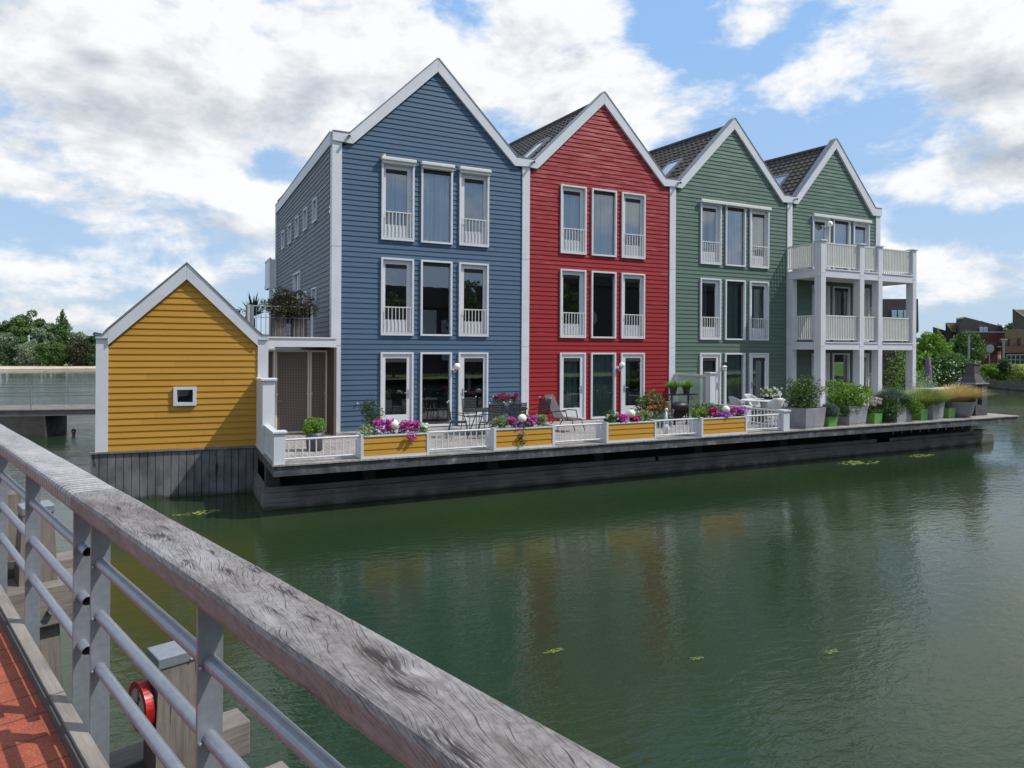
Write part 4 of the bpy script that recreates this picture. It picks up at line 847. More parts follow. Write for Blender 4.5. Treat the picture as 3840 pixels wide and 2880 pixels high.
def flower_plant(x, z, rx, rz, lfm, flm, n, lab, seed, name='flowering_plant', droop=0, nl=500, lsz=.05, cat='flowers', y=FY+.08, nf=None):
    t = empty(name, (x, y, .49), 0, lab, cat, 'flowering plants in the yellow boxes')
    cs_ = clumps((x, y, z), (rx, .16, rz), 12, .10, seed, lo=-.6)
    if droop: cs_ += [(x+random.uniform(-rx*.5, rx*.5), FY-.13, z-droop*q, .07) for q in (.35, .6, .85, 1.0)]
    leaves('foliage', cs_, nl, lsz, lfm, t)
    for q, f_ in enumerate(flm):
        rs = random.Random(seed*7+q); pts = [(x+rs.uniform(-.9, .9)*rx, y-.08+rs.uniform(-.12, .05), z+rs.uniform(-.2, 1.05)*rz) for _ in range(n*4)]
        if droop: pts += [(x+rs.uniform(-.5, .5)*rx, FY-.19, z-droop*rs.uniform(.3, 1.1)) for _ in range(n//2)]
        flowers(t, f_, pts, .034, int((nf or 700)*.75), .05)
PK, PU, RD, WH = 'flpink', 'flpurple', 'flred', 'flwhite'
flower_plant(-.50, .60, .22, .12, 'lfpale', [WH], 6, 'pale green plant with small white blooms at the left end of the leftmost yellow box', 11, nf=160)
flower_plant(-.20, .66, .24, .20, 'lf', [PK, PU], 9, 'bright pink and purple petunias left of the globe in the leftmost yellow box', 12)
flower_plant(.42, .62, .24, .18, 'lf', [PU, PK], 8, 'purple petunias spilling over right of the globe in the leftmost yellow box', 13, droop=.2)
flower_plant(.76, .62, .16, .12, 'lfpale', [WH], 6, 'pale white flowering plant at the right end of the leftmost yellow box', 14, nf=160)
flower_plant(2.82, .62, .24, .16, 'lfpale', [], 0, 'pale variegated shrub at the left end of the box in front of the black table', 15, nl=900)
flower_plant(3.15, .68, .12, .10, 'lf', [PK, PU], 5, 'pink petunias left of the globe in front of the black table', 16)
flower_plant(3.38, .52, .26, .14, 'lf', [PU], 6, 'trailing purple petunia hanging over the box in front of the black table', 17, droop=.36, nl=900, nf=260)
flower_plant(3.66, .64, .14, .14, 'lf', [PK, PU], 6, 'pink petunias right of the globe in front of the black table', 18)
flower_plant(4.05, .66, .22, .16, 'lfpale', [], 0, 'pale rounded shrub at the right end of the box in front of the black table', 19, nl=900)
flower_plant(6.20, .62, .22, .17, 'lf', [WH], 2, 'green bushy plant at the left end of the box by the red doors', 20, nl=900, nf=80)
flower_plant(6.55, .60, .16, .12, 'lf', [PU, PK], 7, 'purple petunias left of the globe in the box by the red doors', 21)
flower_plant(6.95, .58, .10, .09, 'lf', [RD, PK], 5, 'red petunias right of the globe in the box by the red doors', 22)
flower_plant(7.30, .66, .26, .18, 'lfpale', [], 0, 'round grey green shrub at the right end of the box by the red doors', 23, nl=1100)
flower_plant(9.42, .64, .34, .15, 'lfbright', [], 0, 'lime green leafy plant at the left end of the rightmost yellow box', 24, nl=1100)
flower_plant(9.78, .66, .12, .13, 'lf', [RD, PK], 6, 'red and pink petunias beside the lime green plant', 25)
flower_plant(10.2, .56, .26, .12, 'lf', [PU], 12, 'deep purple petunias under the globe of the rightmost yellow box', 26, nf=700)
flower_plant(10.75, .64, .24, .16, 'lf', [PK, PU], 7, 'mixed pink petunias at the right end of the rightmost yellow box', 27)
# ------------------------------------------------------------------ terrace furniture
t = empty('flower_pot', (-1.45, -3.62, 0), 0, 'dark grey pot standing alone on the left end of the terrace', 'pot'); MB().lathe([(.16, 0), (.205, .08), (.225, .3), (.225, .46), (.2, .46), (.19, .42)], (-1.45, -3.62, 0), 22).build('bowl', 'greypot', t, smooth=True)
bush('green_shrub', (-1.45, -3.62, .42), (.32, .32, .30), 1500, .06, 'lfbright', 'bright green round shrub growing in the dark grey pot', 31)
t = empty('conifer', (.62, -1.0, 0), 0, 'slim dark conifer in front of the left door of the blue house', 'conifer')
bush('', (.62, -1.0, .25), (.28, .26, .62), 2200, .045, 'lfdark', '', 33, root=t); MB().lathe([(.14, 0), (.19, .25), (.16, .25)], (.62, -1.0, 0), 16).build('pot', 'greypot', t)
def wire_chair(x, y, rz, lab):
    t = empty('garden_chair', (x, y, 0), rz, lab, 'chair', 'black wire garden chairs round the table')
    M = Matrix.Translation((x, y, 0)) @ Matrix.Rotation(rz, 4, 'Z'); r = .011
    m = MB(M); m.tube([(-.24, .22, .44), (.24, .22, .44), (.24, -.22, .44), (-.24, -.22, .44), (-.24, .22, .44)], r)
    for q in range(-4, 5): m.cyl((q*.052, -.22, .44), (q*.052, .22, .44), .006, n=4).cyl((-.24, q*.05, .44), (.24, q*.05, .44), .006, n=4)
    m.build('seat', 'iron', t)
    m = MB(M)
    for s_ in (-1, 1): m.tube([(s_*.24, .22, .44), (s_*.25, .30, 1.0)], r)
    m.tube([(-.25, .295, .96), (0, .31, 1.0), (.25, .295, .96)], r)
    for q in range(-9, 10): m.cyl((q*.025, .225, .50), (q*.025, .292, .96), .0085, n=4)
    for q in range(10): m.cyl((-.24, .23+q*.0068, .52+q*.048), (.24, .23+q*.0068, .52+q*.048), .009, n=4)
    m.build('backrest', 'iron', t)
    for s_ in (-1, 1):
        MB(M).sphere((s_*.25, .30, 1.02), .022, 8, 6).build('finial', 'white', t)
        MB(M).tube([(s_*.24, -.22, .44), (s_*.27, -.27, .0)], r).build('leg', 'iron', t); MB(M).tube([(s_*.24, .22, .44), (s_*.27, .32, .0)], r).build('leg', 'iron', t)
        MB(M).tube([(s_*.25, .25, .70), (s_*.29, -.12, .66), (s_*.26, -.2, .44)], r).build('armrest', 'iron', t)
wire_chair(2.72, -2.70, radians(65), 'black wire chair at the left end of the table')
wire_chair(3.52, -3.15, radians(190), 'black wire chair on the near side of the table, left')
wire_chair(4.35, -3.05, radians(172), 'black wire chair on the near side of the table, in front of the flowers')
wire_chair(3.75, -1.35, radians(5), 'black wire chair behind the table against the blue door')
wire_chair(4.75, -1.45, radians(-4), 'black wire chair behind the table and its flowers')
wire_chair(5.55, -2.25, radians(-75), 'black wire chair at the right end of the table')
t = empty('garden_table', (4.1, -2.25, 0), 0, 'oval black metal garden table on the blue house terrace', 'table')
M = Matrix.Translation((4.1, -2.25, 0)) @ Matrix.Scale(1.0, 4); m = MB(); vs = [(4.1+cos(a)*1.05, -2.25+sin(a)*.52) for a in [i*2*pi/30 for i in range(30)]]
m.extr([(x, y, .70) for x, y in vs], (0, 0, .03)); m.build('tabletop', 'iron', t)
for sx in (-1, 1):
    for sy in (-1, 1): MB().tube([(4.1+sx*.5, -2.25+sy*.2, .70), (4.1+sx*.62, -2.25+sy*.26, .35), (4.1+sx*.72, -2.25+sy*.32, 0)], .014).build('leg', 'iron', t)
t = empty('table_plant', (4.45, -2.2, .73), 0, 'dark magenta flowers in a small vase on the black table', 'flowers'); MB().lathe([(.06, 0), (.09, .1), (.06, .2)], (4.45, -2.2, .73), 14).build('vase', 'galv', t); leaves('foliage', clumps((4.45, -2.2, 1.0), (.3, .25, .12), 10, .08, 5), 500, .05, 'lf', t); flowers(t, 'flred', [(4.45+random.uniform(-.35, .35), -2.25+random.uniform(-.2, .2), 1.04+random.uniform(-.03, .14)) for _ in range(26)], .05, 1300, .04)
t = empty('candle_jar', (2.0, -1.2, 0), 0, 'pale glass candle jar on the deck by the middle blue window', 'lantern'); MB().lathe([(.10, 0), (.11, .3), (.10, .3), (.095, .02)], (2.02, -1.2, 0), 18).build('jar', 'frost', t); MB().lathe([(.08, .01), (.08, .16)], (2.02, -1.2, 0), 14).build('candle', 'white2', t)
# reclining chair
rx, ry = 6.15, -2.35; M = Matrix.Translation((rx, ry, 0)) @ Matrix.Rotation(radians(-152), 4, 'Z')
t = empty('reclining_chair', (rx, ry, 0), radians(-152), 'grey fabric reclining chair on the red house terrace', 'chair')
m = MB(M); m.add([(-.27, .1, .42), (.27, .1, .42), (.27, .75, .40), (-.27, .75, .40), (-.27, .1, .39), (.27, .1, .39), (.27, .75, .37), (-.27, .75, .37)], [(0, 1, 2, 3), (7, 6, 5, 4), (0, 4, 5, 1), (1, 5, 6, 2), (2, 6, 7, 3), (3, 7, 4, 0)]); m.build('seat', 'greyclad', t)
m = MB(M); m.add([(-.27, .08, .42), (.27, .08, .42), (.27, -.30, 1.10), (-.27, -.30, 1.10), (-.27, .05, .40), (.27, .05, .40), (.27, -.33, 1.08), (-.27, -.33, 1.08)], [(0, 1, 2, 3), (7, 6, 5, 4), (0, 4, 5, 1), (1, 5, 6, 2), (2, 6, 7, 3), (3, 7, 4, 0)]); m.build('backrest', 'greyclad', t)
for s_ in (-1, 1):
    MB(M).tube([(s_*.29, -.02, .58), (s_*.31, .25, .64), (s_*.31, .52, .64), (s_*.30, .58, .40)], .015).build('armrest', 'iron', t); MB(M).tube([(s_*.28, .72, .39), (s_*.29, .86, .0)], .014).build('leg', 'iron', t); MB(M).tube([(s_*.28, .1, .39), (s_*.29, -.16, .0)], .014).build('leg', 'iron', t)
# white goose figure behind the fence
gx, gy = 8.50, -4.75; t = empty('goose_figure', (gx, gy, 0), 0, 'tall slim white bird figure standing behind the railing', 'figurine')
m = MB(); m.sphere((gx, gy, .20), .11, 14, 10, .85, 1.1, 1.35).cyl((gx, gy, .28), (gx+.0, gy, .74), .055, .030, 12).sphere((gx, gy-.01, .77), .05, 12, 8, 1, 1.1, .9).cyl((gx, gy-.05, .76), (gx-.02, gy-.14, .75), .016, .004, 8); m.build('body', 'white', t, smooth=True)
m = MB(); m.lathe([(.11, 0), (.10, .04), (.05, .06)], (gx, gy, 0), 16); m.build('base', 'white', t)
bush('oleander', (10.35, -1.6, .05), (.62, .5, .75), 1900, .10, 'lf', 'leafy shrub with salmon flowers in front of the red wall', 41); ol = bpy.data.objects['oleander']; flowers(ol, 'flsalmon', [(10.35+random.uniform(-.6, .6), -2.0+random.uniform(-.2, .3), .45+random.uniform(-.3, .4)) for _ in range(26)], .05, 900, .05)
bush('rounded_shrub', (9.75, -3.0, .02), (.42, .4, .36), 1300, .05, 'lfblue', 'low grey green rounded shrub behind the white figure', 42)
bush('leafy_shrub', (11.6, -2.9, .02), (.62, .5, .55), 2300, .08, 'lf', 'dark green shrub below the plant table', 43)
t = empty('covered_grill', (10.9, -2.5, 0), 0, 'black covered grill slumped against the plant table', 'grill'); m = MB(); m.sphere((10.9, -2.5, .62), .27, 16, 10, 1.25, .9, .6); m.add([(10.65, -2.6, .6), (11.2, -2.6, .6), (11.3, -2.4, .35), (10.75, -2.4, .0), (10.55, -2.7, .0), (10.6, -2.4, .2)], [(0, 4, 3), (0, 3, 2), (0, 2, 1), (0, 5, 4)]); m.build('cover', 'iron', t, smooth=True); MB().tube([(10.75, -2.5, .5), (10.65, -2.5, 0)], .02).build('leg', 'iron', t); MB().tube([(11.1, -2.5, .5), (11.2, -2.5, 0)], .02).build('leg', 'iron', t)
# iron plant table with two grass pots
t = empty('plant_table', (11.9, -1.3, 0), 0, 'black wrought iron plant table with scroll ends by the glass screen', 'table')
m = MB(); m.box(11.25, -1.55, .90, 12.5, -1.1, .93); m.build('tabletop', 'iron', t)
for x_ in (11.5, 12.25):
    m = MB(); m.box(x_-.02, -1.35, 0, x_+.02, -1.31, .90)
    pts = [(x_+(.12+.09*cos(a)*(1-a/14))*(1 if x_ > 12 else -1), -1.33, .76+.09*sin(a)*(1-a/14)) for a in [q*.6 for q in range(14)]]; m.tube(pts, .009, 5); m.build('leg', 'iron', t)
for k, x_ in enumerate((11.55, 12.15)):
    t = empty('grass_pot', (x_, -1.35, .93), 0, 'dark pot of spiky yellow green grass on the iron table, %s' % ('nearer the red house' if k == 0 else 'nearer the glass screen'), 'potted plant', 'grass pots on the iron table'); MB().lathe([(.10, 0), (.15, .26), (.12, .26)], (x_, -1.35, .93), 14).build('pot', 'greypot', t)
    blades('grass', (x_, -1.35, 1.17), .30+.06*k, .46, 700, 'lfbright', t, width=.008, curve=.9, seed=50+k)
# white garden lamp post and plants on the green terrace
t = empty('lamp_post', (12.93, -2.45, 0), 0, 'slim white garden lamp post in front of the middle green window', 'lamp'); MB().cyl((12.93, -2.45, 0), (12.93, -2.45, 1.78), .028).build('pole', 'white2', t); MB().lathe([(.03, 1.78), (.075, 1.84), (.07, 1.9), (.10, 1.94), (.02, 2.0)], (12.93, -2.45, 0), 12).build('head', 'white2', t)
t = empty('grass_tuft', (13.05, -1.6, 0), 0, 'green grass tuft beside the glass screen post', 'grass plant'); blades('blades', (13.15, -1.7, .3), .3, .45, 380, 'lfbright', t, width=.008, seed=61)
bush('heather_mound', (13.45, -3.4, .0), (.55, .4, .42), 1300, .05, 'lfheath', 'brownish mound plant behind the side railing under the white table', 62)
wt = (14.55, -2.7); t = empty('white_table', (*wt, 0), 0, 'white oval garden table with a flower bowl on it', 'table')
m = MB(); m.extr([(wt[0]+cos(a)*.95, wt[1]+sin(a)*.55, .72) for a in [i*2*pi/30 for i in range(30)]], (0, 0, .035)); m.build('tabletop', 'wicker', t); MB().cyl((wt[0], wt[1], 0), (wt[0], wt[1], .72), .05, .12).build('pedestal', 'pvc', t); MB().lathe([(.35, 0), (.3, .04), (.05, .06)], (wt[0], wt[1], 0), 18).build('base', 'pvc', t)
def shell_chair(x, y, rz, lab, mt='wicker'):
    t = empty('shell_chair', (x, y, 0), rz, lab, 'chair', 'moulded chairs round the white table'); M = Matrix.Translation((x, y, 0)) @ Matrix.Rotation(rz, 4, 'Z')
    n = 14; vs = []; fs = []
    prof = [(-.22, .44, .22, .02), (-.05, .42, .25, .05), (.12, .42, .27, .12), (.22, .48, .28, .2), (.27, .62, .27, .14), (.30, .80, .22, .04), (.31, .88, .12, .0)]
    for (y_, z_, w_, side) in prof:
        for i in range(n+1):
            a = (i/n*2-1); vs.append((a*w_, y_-(abs(a)**3)*side*1.2, z_+(abs(a)**3)*side))
    for j in range(len(prof)-1):
        for i in range(n): fs.append((j*(n+1)+i, j*(n+1)+i+1, (j+1)*(n+1)+i+1, (j+1)*(n+1)+i))
    o = MB(M).add(vs, fs).build('shell', mt, t, smooth=True); md = o.modifiers.new('thick', 'SOLIDIFY'); md.thickness = .018
    for s_ in (-1, 1): MB(M).tube([(s_*.18, -.15, .43), (s_*.24, -.24, .01), (s_*.24, .26, .01), (s_*.18, .12, .42)], .014).build('leg', mt, t)
shell_chair(14.35, -3.4, radians(168), 'white moulded chair on the near side of the white table, left')
shell_chair(15.2, -3.25, radians(195), 'white moulded chair on the near side of the white table, beside the shrub')
shell_chair(13.6, -2.45, radians(80), 'pale grey moulded chair at the left end of the white table', 'pvc'); shell_chair(14.95, -1.85, radians(5), 'pale grey moulded chair behind the white table', 'pvc')
t = empty('flower_bowl', (14.8, -2.7, .755), 0, 'bowl of small white flowers on the white table', 'flowers'); MB().lathe([(.12, 0), (.22, .09), (.2, .09)], (14.8, -2.7, .755), 16).build('bowl', 'iron', t); leaves('foliage', clumps((14.8, -2.7, .98), (.42, .35, .16), 14, .1, 7), 1100, .05, 'lf', t); flowers(t, 'flwhite', [(14.8+random.uniform(-.4, .4), -2.85+random.uniform(-.2, .2), 1.0+random.uniform(-.12, .2)) for _ in range(60)], .04, 700, .035)
# ------------------------------------------------------------------ planters on the right part of the deck
def tub(name, x, y, w, d, h, mt, lab, rz=0, taper=.9, plinth=True, group=None, cat='planter'):
    t = empty(name, (x, y, 0), rz, lab, cat, group); M = Matrix.Translation((x, y, 0)) @ Matrix.Rotation(rz, 4, 'Z'); tb = taper
    m = MB(M); a, b = w/2, d/2; z0 = .06 if plinth else 0
    m.add([(-a*tb, -b*tb, z0), (a*tb, -b*tb, z0), (a*tb, b*tb, z0), (-a*tb, b*tb, z0), (-a, -b, h), (a, -b, h), (a, b, h), (-a, b, h), (-a+.04, -b+.04, h), (a-.04, -b+.04, h), (a-.04, b-.04, h), (-a+.04, b-.04, h), (-a+.04, -b+.04, h-.06), (a-.04, -b+.04, h-.06), (a-.04, b-.04, h-.06), (-a+.04, b-.04, h-.06)],
          [(0, 3, 2, 1), (0, 1, 5, 4), (1, 2, 6, 5), (2, 3, 7, 6), (3, 0, 4, 7), (4, 5, 9, 8), (5, 6, 10, 9), (6, 7, 11, 10), (7, 4, 8, 11), (8, 9, 13, 12), (9, 10, 14, 13), (10, 11, 15, 14), (11, 8, 12, 15)])
    m.build('tub', mt, t); MB(M).add([(-a+.04, -b+.04, h-.05), (a-.04, -b+.04, h-.05), (a-.04, b-.04, h-.05), (-a+.04, b-.04, h-.05)], [(0, 1, 2, 3)]).build('soil', 'soil', t)
    if plinth: MB(M).box(-a*tb+.01, -b*tb+.01, 0, a*tb-.01, b*tb-.01, .06).build('plinth', mt, t)
    return t
GC = 'grey concrete planters on the deck'; GP = 'small green plastic pots on the deck'
tub('concrete_planter', 14.12, -4.85, 1.12, .9, .66, 'conc', 'large square grey concrete planter beside the white corner post', radians(8), group=GC)
t = bush('flowering_shrub', (14.15, -4.8, .60), (.78, .6, .85), 3600, .075, 'lf', 'loose green shrub with reddish tips in the planter beside the corner post', 71, cl_=26); flowers(t, 'lfheath', [(14.15+random.uniform(-.6, .6), -4.8+random.uniform(-.4, .4), 1.25+random.uniform(-.2, .4)) for _ in range(24)], .16, 420, .05, 'reddish_tips')
tub('grass_bowl_pot', 15.15, -4.95, .46, .46, .34, 'greenpot', 'small green pot holding a grassy ball between two concrete planters', 0, .8, False, GP, 'pot')
t = empty('grass_ball', (15.15, -4.95, .3), 0, 'round greyish grass ball in the green pot between two concrete planters', 'grass plant'); leaves('blades', [(15.15, -5.02, .52, .30), (15.05, -5.0, .50, .24), (15.26, -5.0, .50, .24)], 3600, .15, 'lfblue', t, aspect=.10)
tub('concrete_planter', 16.35, -4.72, 1.15, .9, .66, 'conc', 'large square grey concrete planter right of the grassy ball', radians(8), group=GC)
bush('spreading_shrub', (16.4, -4.65, .62), (1.05, .7, .60), 4600, .085, 'lfbright', 'broad bright green shrub in the planter right of the grassy ball', 73, cl_=26); bush('trailing_plant', (16.05, -5.05, .42), (.5, .25, .3), 900, .08, 'lf', 'dark trailing leaves hanging over the front of that planter left of the pink flower pot', 74)
tub('flower_planter', 17.4, -4.98, .42, .42, .36, 'greenpot', 'small green pot of pale pink flowers next to the tall ivy planter', 0, .85, False, GP, 'pot')
t = empty('pink_flowers', (17.4, -4.98, .3), 0, 'pale pink flowers with long leaves in the small green pot', 'flowers'); leaves('foliage', clumps((17.4, -4.98, .5), (.32, .25, .16), 12, .09, 75), 500, .11, 'lf', t, aspect=.35); flowers(t, 'flpale', [(17.4+random.uniform(-.3, .3), -5.05+random.uniform(-.15, .15), .68+random.uniform(-.06, .22)) for _ in range(24)], .05, 700, .035)
tub('tall_concrete_planter', 18.75, -4.75, .95, .8, .86, 'conc', 'tall tapered grey planter overgrown with ivy', radians(8), 1.06, False, GC)
bush('ivy', (18.1, -4.95, .05), (.34, .42, .85), 2600, .07, 'lf', 'dark ivy covering the left side of the tall grey planter', 76); bush('ivy', (19.35, -5.0, .20), (.36, .3, .62), 2200, .07, 'lfbright', 'bright ivy hanging down the right side of the tall grey planter', 77); bush('ivy', (18.9, -5.0, .62), (.6, .3, .22), 1200, .07, 'lf', 'ivy fringe over the rim of the tall grey planter', 78)
t = empty('tufted_grass', (18.7, -4.7, .86), 0, 'blue green tuft of fine grass on top of the tall ivy planter', 'grass plant'); blades('blades', (18.7, -4.7, .78), .7, .85, 3600, 'lfblue', t, width=.005, curve=1.1, seed=79)
tub('square_pot', 20.05, -4.9, .42, .42, .40, 'greenpot', 'small green pot right of the tall ivy planter', 0, .85, False, GP, 'pot'); bush('seedling', (20.05, -4.9, .34), (.14, .14, .12), 220, .05, 'lfheath', 'small reddish seedling in the pot right of the tall ivy planter', 80)
tub('concrete_planter', 20.85, -4.7, .95, .8, .64, 'conc', 'square grey concrete planter with tall green grass', radians(10), group=GC)
t = empty('ornamental_grass', (20.6, -4.7, .6), 0, 'tall feathery green grass in the square concrete planter', 'grass plant'); blades('blades', (20.6, -4.7, .50), .85, 1.02, 4200, 'lfgrassy', t, (.30, 0, 0), width=.007, curve=.6, seed=81, spread=.85)
tub('square_pot', 21.85, -4.8, .42, .42, .38, 'greenpot', 'small green pot between the square and the round grey planters', 0, .85, False, GP, 'pot'); bush('small_shrub', (21.85, -4.8, .34), (.2, .2, .3), 500, .05, 'lf', 'small green shrub in the pot between the square and round grey planters', 82)
t = empty('round_planter', (22.75, -4.65, 0), 0, 'round grey concrete bowl planter holding golden grass', 'planter', GC); MB().lathe([(.42, 0), (.52, .2), (.60, .55), (.62, .60), (.55, .60), (.53, .5)], (22.75, -4.65, 0), 28).build('bowl', 'conc', t, smooth=True)
t = empty('golden_grass', (22.8, -4.65, .55), 0, 'golden feathery grass blown to the right over the round planter', 'grass plant'); blades('blades', (22.6, -4.65, .50), .70, 1.35, 6500, 'lfgold', t, (.38, -.05, 0), width=.007, curve=1.0, seed=83, spread=.75)
# outdoor kitchen and chimney
t = empty('outdoor_kitchen', (24.0, -2.6, 0), 0, 'white outdoor kitchen counter behind the grasses', 'counter')
kx0, kx1, ky = on(3490, 1450, 1, -2.9).x, on(3660, 1450, 1, -2.9).x, -2.9
MB().box(kx0, ky, .08, kx1-.3, ky+.6, .90).build('cabinet', 'white2', t); MB().bevbox(kx0-.1, ky-.06, .901, kx1-.1, ky+.65, .95, .01).build('worktop', 'white', t)
for a, b in ((kx0+.35, kx0+1.0), (kx0+1.32, kx0+1.95)): MB().box(a, ky-.03, .12, b, ky-.002, .86).build('cabinet_door', 'white', t)
t = empty('brick_chimney', (24.2, -4.6, 0), 0, 'dark stone garden fireplace with a square chimney at the end of the deck', 'fireplace')
fx, fy = 24.08, -4.45
MB().box(fx-.40, fy-.35, 0, fx+.36, fy+.40, .42).build('hearth', 'stone', t); MB().box(fx-.40, fy-.35, .421, fx-.28, fy+.40, 1.24).build('side_wall', 'stone', t); MB().box(fx+.02, fy-.35, .421, fx+.36, fy+.40, 1.24).build('side_wall', 'stone', t); MB().box(fx-.28, fy+.2, .421, fx+.02, fy+.40, 1.24).build('back_wall', 'stone', t)
MB().box(fx-.46, fy-.4, 1.241, fx+.42, fy+.45, 1.285).build('slab', 'conc', t); m = MB(); m.add([(fx-.34, fy-.32, 1.286), (fx+.32, fy-.32, 1.286), (fx+.32, fy+.34, 1.286), (fx-.34, fy+.34, 1.286), (fx-.17, fy-.16, 1.64), (fx+.17, fy-.16, 1.64), (fx+.17, fy+.18, 1.64), (fx-.17, fy+.18, 1.64)], [(0, 3, 2, 1), (4, 5, 6, 7), (0, 1, 5, 4), (1, 2, 6, 5), (2, 3, 7, 6), (3, 0, 4, 7)]); m.build('hood', 'stone', t)
MB().box(fx-.17, fy-.16, 1.641, fx+.17, fy+.18, 2.0).build('flue', 'stone', t); MB().bevbox(fx-.20, fy-.19, 2.001, fx+.20, fy+.21, 2.07, .01).build('flue_cap', 'stone', t)
MB().box(fx+.361, fy-.3, .62, fx+.56, fy+.1, .66).build('side_shelf', 'iron', t)
t = empty('folded_parasol', (26.2, -1, 0), 0, 'folded purple parasol standing before the hedge', 'parasol'); pb = at(3470, 1400, 34); MB().lathe([(.03, -1.2), (.03, .1), (.13, .12), (.19, .6), (.16, 1.4), (.05, 1.95), (0, 2.0)], (pb.x, pb.y, .35), 14).build('cover', plain('purple_cover', (.19, .13, .22), .8), t); t.location = (pb.x, pb.y, 0)
bpy.context.view_layer.update()
# ------------------------------------------------------------------ plants behind the end of the deck
def P3(u, v, t_): return at(u, v, t_)
def bushpx(name, u0, u1, v0, v1, t_, n, size, mat, lab, seed, cat='shrub', dep=None, cl_=22, group=None):
    c = at((u0+u1)/2, v1, t_); w = (u1-u0)/CF*t_/2; hgt = (v1-v0)/CF*t_
    return bush(name, (c.x, c.y, c.z), (w, dep or w, hgt/1.28), n, size, mat, lab, seed, cat, group, cl_)
bushpx('garden_shrub', 3345, 3440, 1250, 1640, 33, 1800, .12, 'lfbright', 'bright green shrub half hidden behind the last balcony post', 91)
bushpx('silvery_shrub', 3400, 3510, 1400, 1590, 30, 2400, .07, 'lfsilver', 'grey green feathery shrub behind the concrete planters', 92)
bushpx('maple_bush', 3420, 3575, 1245, 1440, 46, 4200, .26, 'lfbright', 'large bright green bush in front of the distant grey houses', 93, cl_=30)
t = bushpx('rose_hedge', 3470, 3680, 1325, 1500, 42, 7000, .16, 'lf', 'wide green hedge with small white blossoms behind the outdoor kitchen', 94, 'hedge', cl_=44); c0 = at(3575, 1400, 41)
flowers(t, 'flwhite', [at(random.uniform(3480, 3665), random.uniform(1355, 1445), 40.4) for _ in range(90)], .25, 130, .085)
bushpx('ball_willow', 3565, 3690, 1250, 1370, 62, 7000, .20, 'lf', 'round clipped willow tree before the brick houses', 95, 'tree', cl_=34)
bushpx('clipped_hedge', 3290, 3420, 1345, 1540, 39, 3600, .15, 'lf', 'green hedge top seen between the last two balcony posts', 96, 'hedge', dep=1.2, cl_=40)
c = at(3355, 1560, 36); t = empty('dark_fence', (c.x, c.y, 0), 0, 'dark brown board fence overgrown with leaves behind the balcony', 'fence')
q0, q1 = at(3290, 1390, 37), at(3410, 1390, 37); m = MB()
for k in range(9): a = k*.27; m.extr([(q0.x, q0.y, .0+a), (q1.x, q1.y, .0+a), (q1.x, q1.y, .26+a), (q0.x, q0.y, .26+a)], (.03, .06, 0))
m.build('boards', plain('dark_brown_boards', (.045, .028, .022), .8), t)
bushpx('climbing_plant', 3305, 3400, 1400, 1560, 36.3, 900, .10, 'lfdark', 'sparse climbing plant on the dark board fence', 97, dep=.3)
# ------------------------------------------------------------------ far buildings on the right
def facet(pts, t_, depth, mat, name, parent):                    # polygon seen at photo pixels, stood up at distance t_ and given real depth
    m = MB(); w = [at(u, v, t_) for u, v in pts]; ce = sum(w, Vector())/len(w)-CAM; d = Vector((ce.x, ce.y, 0)).normalized()*depth; m.extr(w, d); return m.build(name, mat, parent)
def bld(name, lab, u, t_, cat='house', group='modern houses beyond the water on the right'):
    p = at(u, 1380, t_); return empty(name, (p.x, p.y, 1.2), 0, lab, cat, group)
def zc(a, b): return (3400+a/4.741, 1100+b/4.741)
def win(pts, t_, parent, mat='skyglass', nm='window'):
    fo = facet(pts, t_-.06, .3, 'white', nm, parent); cx = sum(p[0] for p in pts)/4; cy = sum(p[1] for p in pts)/4; facet([(cx+(p[0]-cx)*.88, cy+(p[1]-cy)*.86) for p in pts], t_-.10, .2, mat, 'pane', fo)
BB = 1372
b1 = bld('modern_house', 'dark flat roofed house seen between the last balcony posts', 3380, 70); facet([(3240, 1122), (3443, 1120), (3445, 1243), (3436, 1245), (3436, BB), (3240, BB)], 70, 10, 'darkclad_piershade', 'wall', b1)
for a in (3344, 3367, 3389): win([(a, 1164), (a+19, 1164), (a+19, 1192), (a, 1192)], 69.8, b1)
b2 = bld('grey_house', 'low grey sloped wall house at the left of the distant row', 3520, 86); facet([zc(465, 595), zc(690, 660), (3560, BB), (3498, BB)], 86, 9, 'greyclad', 'wall', b2)
b3 = bld('grey_house', 'distant grey house with a small orange roof slope', 3570, 83); facet([zc(690, 520), zc(805, 680), zc(890, 680), (3590, BB), (3545, BB)], 83, 9, 'greyclad', 'wall', b3); facet([zc(730, 522), zc(885, 522), zc(885, 670), zc(810, 670)], 84, 1.5, 'rooforange', 'roof', b3); facet([zc(685, 518), zc(730, 522), zc(812, 668), zc(890, 664), zc(890, 682), zc(800, 684)], 82.9, .4, 'pvc', 'roof_trim', b3)
b4 = bld('grey_house', 'distant grey house with a long sloping roof and two joined windows', 3670, 80); facet([zc(880, 440), zc(1025, 418), zc(1700, 590), zc(1700, 700), zc(1745, 700), (3768, BB), (3585, BB)], 80, 9, 'greyclad', 'wall', b4); facet([zc(875, 440), zc(1025, 416), zc(1025, 440), zc(885, 466)], 79.9, .4, 'pvc', 'roof_trim', b4)
win([zc(1293, 603), zc(1362, 603), zc(1362, 705), zc(1293, 705)], 79.9, b4); win([zc(1368, 603), zc(1440, 603), zc(1440, 705), zc(1368, 705)], 79.9, b4); facet([zc(1305, 492), zc(1355, 492), zc(1355, 520), zc(1305, 510)], 80.2, .8, 'darkclad_piershade', 'chimney', b4); facet([zc(895, 570), zc(940, 570), zc(940, 770), zc(895, 770)], 79.9, .3, 'dark', 'window', b4)
